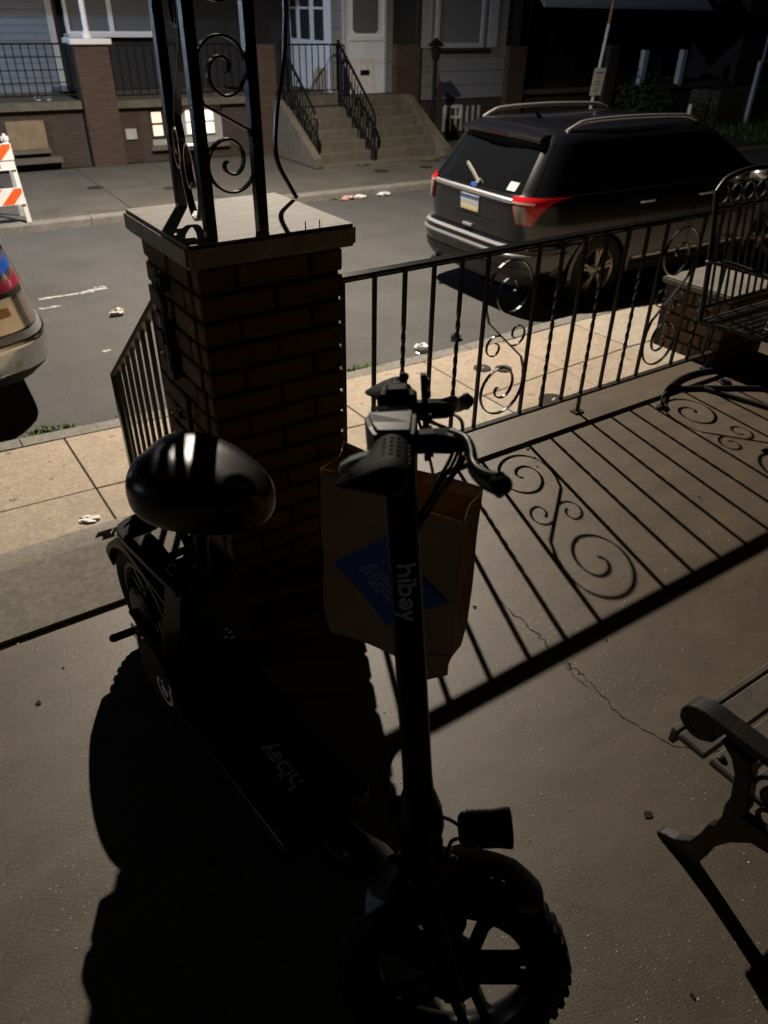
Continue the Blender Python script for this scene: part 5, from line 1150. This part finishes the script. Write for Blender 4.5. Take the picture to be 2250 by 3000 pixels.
for u in (2.62, 2.80):
    o = MB().ellipsoid(st(u, 16.3, 0.10), 0.07, 0.06, 0.05).obj('porch_shoe', mat('pale shoe %g' % u, (0.45, 0.45, 0.45), 0.7), smooth=60); tag(o, 'pale shoe on the left porch floor, %s of the pair' % ('left' if u < 2.7 else 'right'), 'shoe')
# -- next house: brick front with lit basement window
hB = house('brick_front_house', 'brick fronted house with a lit basement window and a second brick pier', 5.5, 17)
b = MB(); hb(b, 3.97, 4.56, 16.18, 16.42, ZW, -0.08); hb(b, 6.06, 6.84, 16.18, 16.42, ZW, -0.08); hb(b, 4.56, 6.06, 16.18, 16.42, ZW, -0.78); b.obj('porch_wall', M['farbrick2'], hB)
b = MB(); hb(b, 3.97, 6.84, 16.08, 18.2, -0.08, 0.04); b.obj('porch_slab', M['conc'], hB)
b = MB(); hb(b, 6.84, 7.20, 16.0, 16.45, ZW, 0.92); b.obj('pier', M['farbrick'], hB)
iron_fence(hB, st(4.02, 16.25), st(6.82, 16.25), 0.12, 0.93, 18)
b = MB(); hb(b, 4.56, 6.06, 16.30, 16.34, -0.78, -0.08); b.obj('window_panel', mat('grey panel', (0.42, 0.42, 0.40), 0.7), hB)
b = MB(); hb(b, 4.50, 6.12, 16.08, 16.30, -0.84, -0.775); b.obj('sill', M['conc'], hB)
lit = mat('lit window glass', (0.8, 0.65, 0.5), 0.4, emit=((1.0, 0.70, 0.47), 1.15)); lit2 = mat('brightly lit window glass', (0.8, 0.7, 0.6), 0.4, emit=((1.0, 0.74, 0.55), 1.7))
fr = MB(); hb(fr, 4.58, 5.20, 16.26, 16.30, -0.64, -0.12); f1 = fr.obj('window', M['dark'], hB)
fr = MB(); hb(fr, 5.27, 5.90, 16.26, 16.30, -0.62, -0.12); f2 = fr.obj('window', mat('pale frame', (0.5, 0.5, 0.48), 0.6), hB)
for f_, us, m_ in ((f1, (4.62, 4.95), lit), (f2, (5.31, 5.68), lit2)):
    for u in us:
        for z0 in (-0.60, -0.37):
            b = MB(); hb(b, u, u+0.19, 16.24, 16.262, z0, z0+0.185); b.obj('pane', m_, f_, bevel=0.004)
b = MB(); hb(b, 4.05, 4.26, 16.14, 16.18, -0.62, -0.44); b.obj('wall_vent', M['offwhite'], hB)
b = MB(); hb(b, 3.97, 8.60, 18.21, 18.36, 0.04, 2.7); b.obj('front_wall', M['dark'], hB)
# -- middle house with the enclosed porch
hC = house('grey_siding_house', 'grey siding house with an enclosed porch, white front door and concrete steps', 11, 17)
siding(hC, 8.60, 10.09, 16.2, 0.0, 2.7, 0.30, M['siding'], gaps=[(8.86, 9.86, -1, 2.3)])
siding(hC, 10.72, 13.25, 16.2, -0.18, 2.7, 0.28, M['siding'], gaps=[(11.20, 12.55, 0.84, 2.4)])
b = MB(); hb(b, 8.62, 13.7, 16.23, 16.36, -0.2, 2.7); b.obj('porch_frame', M['dark'], hC)
b = MB(); hb(b, 10.09, 10.72, 16.02, 16.30, -0.30, 0.91); b.obj('pier', M['farbrick'], hC)
b = MB(); hb(b, 13.25, 13.78, 16.02, 16.30, ZW, 0.86); b.obj('pier', M['farbrick'], hC)
b = MB(); hb(b, 10.2, 13.25, 16.18, 16.40, ZW, -0.20); b.obj('base_wall', M['farbrick2'], hC)
b = MB(); hb(b, 10.66, 10.74, 16.08, 16.16, 0.92, 2.7); b.obj('drainpipe', M['dark'], hC)
# door
dr = MB(); hb(dr, 8.90, 9.83, 16.14, 16.20, 0.0, 2.1); dr = dr.obj('front_door', M['white'], hC)
b = MB()
q = [(9.07, 1.18), (9.13, 1.12), (9.62, 1.12), (9.68, 1.18), (9.68, 1.98), (9.07, 1.98)]
b.prism([(u, z) for u, z in q], st(0, 16.128), EU, UP, EV, 0.014); b.obj('door_glass', mat('grey screen', (0.13, 0.13, 0.12), 0.5), dr)
b = MB(); hb(b, 8.96, 9.78, 16.118, 16.14, 0.98, 1.06); b.obj('door_rail', M['white'], dr)
b = MB(); hb(b, 9.25, 9.47, 16.120, 16.14, 0.355, 0.445); b.obj('letter_slot', mat('black slot', (0.006, 0.006, 0.006), 0.5), dr)
b = MB(); hb(b, 8.84, 8.90, 16.12, 16.2, 0.0, 2.2); hb(b, 9.83, 9.89, 16.12, 16.2, 0.0, 2.2); b.obj('door_frame', M['offwhite'], dr)
window(hC, 11.20, 12.55, 16.19, 0.84, 2.4, M['offwhite'], mat('blind pane', (0.20, 0.20, 0.20), 0.5), nu=1, nz=1, fr=0.09)
b = MB(); hb(b, 11.10, 12.70, 16.08, 16.19, 0.78, 0.84); b.obj('sill', M['dark'], hC)
for u in (10.82, 12.68):
    b = MB(); hb(b, u, u+0.26, 16.155, 16.18, 0.84, 2.4); b.obj('shutter', M['offwhite'], hC)
bwn = window(hC, 11.55, 12.03, 16.17, -0.60, -0.31, M['white'], M['pane'], 1, 1, 0.06)
b = MB()
for k in range(7): hb(b, 11.50+k*0.17, 11.56+k*0.17, 16.13, 16.16, -0.86, -0.34)
b.obj('window_bars', M['offwhite'], hC)
# side wall of the enclosed porch, facing left
b = MB(); hb(b, 8.60, 8.66, 16.25, 18.2, 0.03, 2.7); swl = b.obj('side_wall', M['white'], hC)
for v0, v1 in ((16.55, 16.95), (17.20, 17.62), (17.85, 18.1)):
    b = MB(); hb(b, 8.575, 8.60, v0, v1, 0.98, 2.3); o = b.obj('side_window', M['pane'], swl)
    b = MB(); hb(b, 8.565, 8.60, v0, v1, 1.52, 1.56); b.obj('glazing_bar', M['white'], o)
b = MB(); hb(b, 7.20, 8.60, 15.75, 18.2, -0.15, 0.03); b.obj('porch_slab', M['conc'], hC)
b = MB(); hb(b, 8.60, 10.12, 15.55, 16.2, -0.30, -0.02); b.obj('door_step', M['conc'], hC)
b = MB(); hb(b, 3.0, 14.0, 15.9, 18.3, 2.72, 2.85); b.obj('porch_roof', M['roofm'], hC)
iron_fence(hC, st(7.25, 15.85), st(8.52, 15.85), 0.12, 0.93, 9)
iron_fence(hC, st(8.54, 15.85), st(8.56, 15.60), 0.10, 0.92, 2)
# steps
hs = thing('concrete_steps', 'wide concrete steps with a centre handrail leading to the white door', 'steps', tuple(st(8.6, 14.9, ZW)), PHI)
NS = 6
for i in range(NS):
    z1 = -0.165*i - 0.03 if i else -0.02; v0 = 15.55 - 0.25*(i+1); zt = -0.03 - 0.168*i - 0.14
    b = MB(); hb(b, 7.15, 10.02, v0, v0+0.27 if i else 15.75, ZW-0.02, zt); b.obj('step', M['conc'], hs, bevel=0.012)
for u0, u1 in ((6.98, 7.14), (10.03, 10.20)):
    b = MB(); b.prism([(13.95, -1.02), (15.75, -1.02), (15.75, 0.0), (15.5, 0.0), (13.95, -0.86)], st(u0, 0), EV, UP, EU, u1-u0); b.obj('cheek_wall', M['conc'], hs)
def step_rail(u, par):
    T, B_ = st(u, 15.55), st(u+0.03, 14.15)
    b = MB(); b.tube(smooth_pts([T+UP*0.98, T.lerp(B_, 0.5)+UP*0.42, T.lerp(B_, 0.85)+UP*0.02, B_+UP*-0.20, B_+UP*-0.42], 4), 0.028, 8); b.sweep([T+UP*0.02, B_+UP*-0.80], rect_pts(0.025, 0.03)); r_ = b.obj('hand_rail', M['iron'], par)
    for k in range(14):
        p = T.lerp(B_, k/13); zt = 0.98 - 1.24*k/13; b = MB(); b.sweep([p+UP*(zt-1.0+0.06*math.sin(k)), p+UP*(zt-0.02)], rect_pts(0.02, 0.02)); b.obj('picket', M['iron'], r_)
    b = MB(); b.sweep([T+UP*-0.1, T+UP*1.02], rect_pts(0.04, 0.04)); b.obj('post', M['iron'], r_); b = MB(); b.sweep([B_+UP*-0.98, B_+UP*-0.3], rect_pts(0.04, 0.04)); b.obj('post', M['iron'], r_)
step_rail(8.40, hs); step_rail(7.12, hs)
lp_ = thing('yard_lantern', 'black unlit lantern post beside the right end of the concrete steps', 'lantern', tuple(st(10.35, 14.9, ZW)))
c_ = st(10.35, 14.9, ZW)
b = MB(); b.sweep([c_, c_+UP*1.75], circ_pts(0.045, 10)); b.obj('post', M['iron'], lp_)
b = MB(); b.lathe([(0.0, 1.70), (0.07, 1.72), (0.11, 1.95), (0.0, 1.96)], c_, (0, 0, 1), 8); b.lathe([(0.0, 2.12), (0.05, 2.08), (0.19, 1.965), (0.0, 1.962)], c_, (0, 0, 1), 8); b.obj('lantern', M['iron'], lp_)
b = MB(); b.box(c_+UP*1.2+EU*0.10, (0.02, 0.02, 0.5), 0); b.rings([[c_+EU*(0.16+a*0.14)+UP*(1.12+c*0.24)+EV*o_ for a, c in ((-1, 0), (0, -1), (1, 0), (0, 1))] for o_ in (0, 0.01)]); b.obj('diamond_plate', M['dark'], lp_)
# -- right house: dark porch with corrugated awning
hD = house('awning_house', 'dark house at the right with a pale corrugated awning over its porch', 17, 17)
b = MB(); hb(b, 13.80, 22, 16.20, 16.40, ZW, -0.16); b.obj('porch_wall', M['farbrick2'], hD)
b = MB(); hb(b, 13.80, 22, 16.10, 18.3, -0.16, -0.06); b.obj('porch_slab', M['conc'], hD)
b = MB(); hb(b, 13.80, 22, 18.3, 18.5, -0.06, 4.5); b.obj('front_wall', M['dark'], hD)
b = MB()
pts = []
n_ = 118
for i in range(n_+1): pts.append((13.85 + 5.85*i/n_, 0.022*(1 if i % 2 else -1)))
b.rings([[st(u, 15.72 + o_, 1.69), st(u, 15.75 + o_, 1.69), st(u, 16.55 + o_, 2.35), st(u, 16.52 + o_, 2.35)] for u, o_ in pts]); b.obj('awning', mat('awning metal', (0.42, 0.42, 0.42), 0.5, noise=0.2), hD)
b = MB(); hb(b, 13.85, 19.7, 15.66, 15.70, 1.64, 1.71); b.obj('awning_edge', M['offwhite'], hD)
b = MB(); hb(b, 16.58, 16.92, 16.05, 16.38, ZW, 0.86); b.obj('pier', M['farbrick'], hD)
for u in (17.98, 19.5):
    b = MB(); hb(b, u-0.06, u+0.10, 16.1, 16.25, -0.1, 0.75); b.obj('porch_post', M['white'], hD)
b = MB(); hb(b, 18.6, 19.1, 16.5, 16.9, -0.06, 0.6); b.obj('porch_bin', mat('blue bin', (0.02, 0.03, 0.16), 0.5), hD, bevel=0.03)
iron_fence(hD, st(13.85, 16.2), st(16.55, 16.2), 0.0, 0.72, 22)
window(hD, 14.7, 15.7, 18.28, 0.5, 2.1, M['offwhite'], M['pane'], 1, 2)
hE = house('far_right_house', 'almost black house beyond the awning at the far right', 26, 17)
b = MB(); hb(b, 22.1, 34, 16.3, 18.5, ZW, 5.0); b.obj('front_wall', M['farbrick2'], hE)
b = MB(); hb(b, 20.2, 25, 15.2, 16.28, ZW, -0.2); b.obj('porch_block', M['conc'], hE)
for u in (21.5, 23.2):
    b = MB(); hb(b, u, u+0.10, 15.1, 15.2, ZW, 0.5); b.obj('porch_post', M['white'], hE)
window(hE, 23.2, 24.4, 16.28, 0.4, 1.7, M['offwhite'], M['pane'], 1, 2)
hL = house('far_left_house', 'white fronted house with a bluish porch lamp beyond the left edge of the picture', -9, 17)
b = MB(); hb(b, -13, -6.15, 18.0, 18.3, ZW, 5.0); b.obj('front_wall', M['white'], hL)
b = MB(); hb(b, -13, -6.15, 15.9, 18.0, -0.3, 0.0); b.obj('porch_slab', M['conc'], hL)
b = MB(); hb(b, -13, -6.15, 15.9, 18.0, 2.72, 2.85); b.obj('porch_roof', M['roofm'], hL)
pc = st(-8.2, 17.3, 2.45)
b = MB(); b.lathe([(0.0, 0.25), (0.03, 0.25), (0.03, 0.06), (0.11, 0.05), (0.11, 0.0), (0.0, 0.0)], pc, (0, 0, 1), 16); pl_ = b.obj('porch_lamp', M['white'], hL)
b = MB(); b.ellipsoid(pc - UP*0.06, 0.09, 0.09, 0.06); b.obj('lamp_bowl', mat('cold lamp bowl', (0.8, 0.85, 0.9), 0.4, emit=((0.62, 0.78, 1.0), 12.0)), pl_)
ld = bpy.data.lights.new('porch_light', 'SPOT'); ld.energy = PORCH_W; ld.color = (0.60, 0.76, 1.0); ld.spot_size = math.radians(150); ld.spot_blend = 0.6; ld.shadow_soft_size = 0.06
lo = bpy.data.objects.new('porch_light', ld); COL.objects.link(lo); lo.location = pc - UP*0.14; lo.rotation_mode = 'QUATERNION'; lo.rotation_quaternion = Vector((0.15, 0.75, -0.65)).to_track_quat('-Z', 'Y')
# upper floors above the frame
for par, u0, u1, v, m_ in ((hA, -6.0, 7.1, 18.2, M['siding2']), (hC, 7.15, 13.75, 18.2, M['siding']), (hD, 13.8, 22, 18.3, M['farbrick2'])):
    b = MB(); hb(b, u0, u1, v, v+3.0, 2.86, 6.2); b.obj('upper_wall', m_, par)
    b = MB(); hb(b, u0, u1, v-0.2, v+3.2, 6.2, 6.4); b.obj('roof', M['roofm'], par)
    for k in range(3):
        uu = u0 + (u1-u0)*(k+0.5)/3; window(par, uu-0.5, uu+0.5, v-0.01, 3.6, 5.2, M['offwhite'], M['pane'], 1, 2)

# our own house behind the camera
hO = thing('near_house', 'brick house front and porch roof behind the viewer', 'house', (1.0, -1.6, 0))
b = MB(); b.bx(-3, 8, -2.4, -2.05, -1.0, 6.0); b.obj('front_wall', M['housewall'], hO)
b = MB(); b.bx(-3, 8, -2.05, 2.25, 2.62, 2.78); b.obj('porch_roof', M['dark'], hO)
f_ = MB().bx(1.6, 3.0, -2.05, -2.0, 0.7, 2.2).obj('window', M['white'], hO); MB().bx(1.68, 2.92, -2.0, -1.99, 0.78, 2.12).obj('pane', M['pane'], f_)

# ================================================================== litter, weeds and dark shrubs
def crumple(x, y, z, r_, m_, name, label, cat, seed, flat=0.5, rz=0.0, ratio=1.0):
    rr = random.Random(seed); b = MB(); b.ellipsoid((0, 0, 0), 1, 1, 1, nu=12, nv=8)
    b.v = [Vector((x, y, z + r_*flat*0.8)) + Matrix.Rotation(rz, 3, 'Z') @ Vector((p.x*r_*ratio, p.y*r_, p.z*r_*flat))*rr.uniform(0.55, 1.2) for p in b.v]
    o = b.obj(name, m_); tag(o, label, cat); return o
M['pap'] = mat('white paper', (0.78, 0.77, 0.74), 0.6); M['foil'] = mat('silver wrapper', (0.75, 0.76, 0.78), 0.3, metal=0.5)
crumple(0.59, 4.01, ZW+0.002, 0.038, M['pap'], 'paper_scrap', 'crumpled white paper lying on the pavement at the left', 'litter', 5, 0.35, -0.35, 1.9)
crumple(3.90, 5.12, ZW-0.01, 0.075, M['foil'], 'wrapper', 'shiny crumpled wrapper at the near kerb behind the railing', 'litter', 6, 0.6, 0.1, 1.3)
crumple(1.92, 7.83, ZR, 0.06, mat('pale stone', (0.42, 0.40, 0.36), 0.8), 'stone', 'pale stone lying alone in the road', 'stone', 7, 0.7, 0.2, 1.3)
crumple(4.52, 5.42, ZR, 0.045, mat('dark bottle', (0.02, 0.02, 0.05), 0.1, coat=0.6), 'bottle', 'small dark bottle lying in the road near the kerb', 'bottle', 8, 0.9, 0.3, 1.6)
FK = lambda u: st(u, 11.82, ZR)
for u, c_, lab, s_ in ((6.52, (0.62, 0.35, 0.33), 'pinkish crumpled bag in the far gutter', 9), (6.74, (0.6, 0.58, 0.55), 'flat whitish paper in the far gutter, right of the pink bag', 10), (7.25, (0.62, 0.61, 0.6), 'white scrap in the far gutter, nearest the parked car', 11)):
    p = FK(u); crumple(p.x, p.y, p.z, 0.09, mat('scrap %d' % s_, c_, 0.7), 'gutter_litter', lab, 'litter', s_, 0.35, 0, 1.7)
pm = mat('worn road paint', (0.42, 0.41, 0.38), 0.9, noise=0.6, nscale=25)
b = MB(); rr = random.Random(4)
for x0, y0, L_, wd in ((1.35, 8.75, 0.75, 0.07), (1.78, 8.72, 0.16, 0.06), (1.98, 8.85, 0.12, 0.05), (1.28, 8.42, 0.22, 0.05), (2.5, 7.2, 0.1, 0.05), (3.2, 6.9, 0.12, 0.05), (2.2, 6.6, 0.15, 0.08), (1.5, 6.9, 0.08, 0.04)):
    n_ = 8
    vs = [(x0 + L_*i/n_, y0 + rr.uniform(-.02, .02), ZR+0.004) for i in range(n_+1)] + [(x0 + L_*i/n_, y0 + wd*rr.uniform(0.3, 1.2), ZR+0.004) for i in range(n_+1)]
    b.add(vs, [(i, i+1, n_+2+i, n_+1+i) for i in range(n_)])
b.obj('road_marks', pm, kind='structure')
M['leaf'] = mat('weed leaf', (0.10, 0.15, 0.03), 0.7, noise=0.4, nscale=30)
def weed(x, y, z, r_, n, seed, label):
    rr = random.Random(seed); b = MB()
    for i in range(n):
        a = rr.uniform(0, 2*PI); d = r_*math.sqrt(rr.random()); h = rr.uniform(0.02, 0.07); px, py = x+d*math.cos(a)*1.8, y+d*math.sin(a)*0.7; la = rr.uniform(0, 2*PI); l_ = rr.uniform(0.015, 0.04)
        e = Vector((math.cos(la), math.sin(la), 0)); f = Vector((-e.y, e.x, 0))*0.35; c_ = Vector((px, py, z))
        b.add([c_, c_+UP*h*0.6+e*l_*0.5+f*l_, c_+UP*h+e*l_*1.6, c_+UP*h*0.6+e*l_*0.5-f*l_], [(0, 1, 2, 3)])
    o = b.obj('weed', M['leaf']); tag(o, label, 'weed', 'weeds growing along the kerbs'); return o
weed(3.34, 5.27, ZR, 0.11, 70, 21, 'weed tuft at the near kerb between the pillar and the first railing bars')
weed(0.70, 5.50, ZR, 0.10, 90, 22, 'bushy weed at the near kerb in the shadow under the pickup')
weed(1.21, 5.42, ZR, 0.08, 30, 23, 'small weed at the near kerb seen through the stair railing')
weed(4.83, 5.16, ZR, 0.07, 30, 24, 'thin weed at the near kerb behind the first railing scroll')
p = FK(6.6); weed(p.x, p.y+0.08, ZR, 0.22, 120, 25, 'wide weed clump along the far kerb beside the gutter litter')
p = st(8.0, 13.9, ZW); weed(p.x, p.y, ZW, 0.10, 60, 26, 'weed at the foot of the concrete steps across the street')
p = st(9.6, 13.8, ZW); weed(p.x, p.y, ZW, 0.14, 70, 27, 'weed at the right foot of the concrete steps, behind the car')
def shrub(c, r_, n, label, seed, sz=0.06):
    t = thing('shrub', label, 'shrub', tuple(c), 0, 'dark shrubs across the street'); rr = random.Random(seed); b = MB()
    for i in range(n):
        d = Vector((rr.gauss(0, 1), rr.gauss(0, 1), rr.gauss(0, 0.8))); d.normalize(); p = Vector(c) + UP*r_*0.9 + d*r_*rr.uniform(0.45, 1.05)
        e = Vector((rr.gauss(0, 1), rr.gauss(0, 1), rr.gauss(0, 1))).normalized()*sz; f = e.cross(d).normalized()*sz*0.5
        b.add([p-e, p+f, p+e, p-f], [(0, 1, 2, 3)])
    b.obj('foliage', mat('shrub leaf %d' % seed, (0.035, 0.055, 0.02), 0.8, noise=0.4), t)
    b = MB()
    for k in range(5): b.sweep([Vector(c)+Vector((0.03*k-0.06, 0, 0)), Vector(c)+Vector((0.12*k-0.24, 0.1*math.sin(k*2), r_*1.1))], circ_pts(0.02, 6), scales=[1, 0.4])
    b.obj('stems', M['dark'], t)
shrub(st(17.2, 15.2, ZW), 0.75, 900, 'dark shrub in front of the awning porch', 31)
shrub(st(24.0, 14.0, ZW), 0.9, 900, 'low dark green shrub at the far right edge', 32)
gr = MB(); rr = random.Random(12)
for i in range(2500):
    x, y = rr.uniform(19, 32), rr.uniform(11.2, 14.8); h = rr.uniform(0.05, 0.16); a = rr.uniform(0, PI); e = Vector((math.cos(a), math.sin(a), 0))*0.02; c_ = Vector((x, y, ZW-0.01))
    gr.add([c_-e, c_+e, c_+UP*h+e*rr.uniform(-2, 2)], [(0, 1, 2)])
gr.obj('grass', M['leaf'], kind='stuff')
MB().add([(18.6, 10.9, ZW-0.004), (34, 10.2, ZW-0.004), (34, 14.6, ZW-0.004), (18.6, 15.0, ZW-0.004)], [(0, 1, 2, 3)]).obj('lawn', mat('lawn soil', (0.05, 0.07, 0.025), 0.95, noise=0.5, nscale=4), kind='structure')
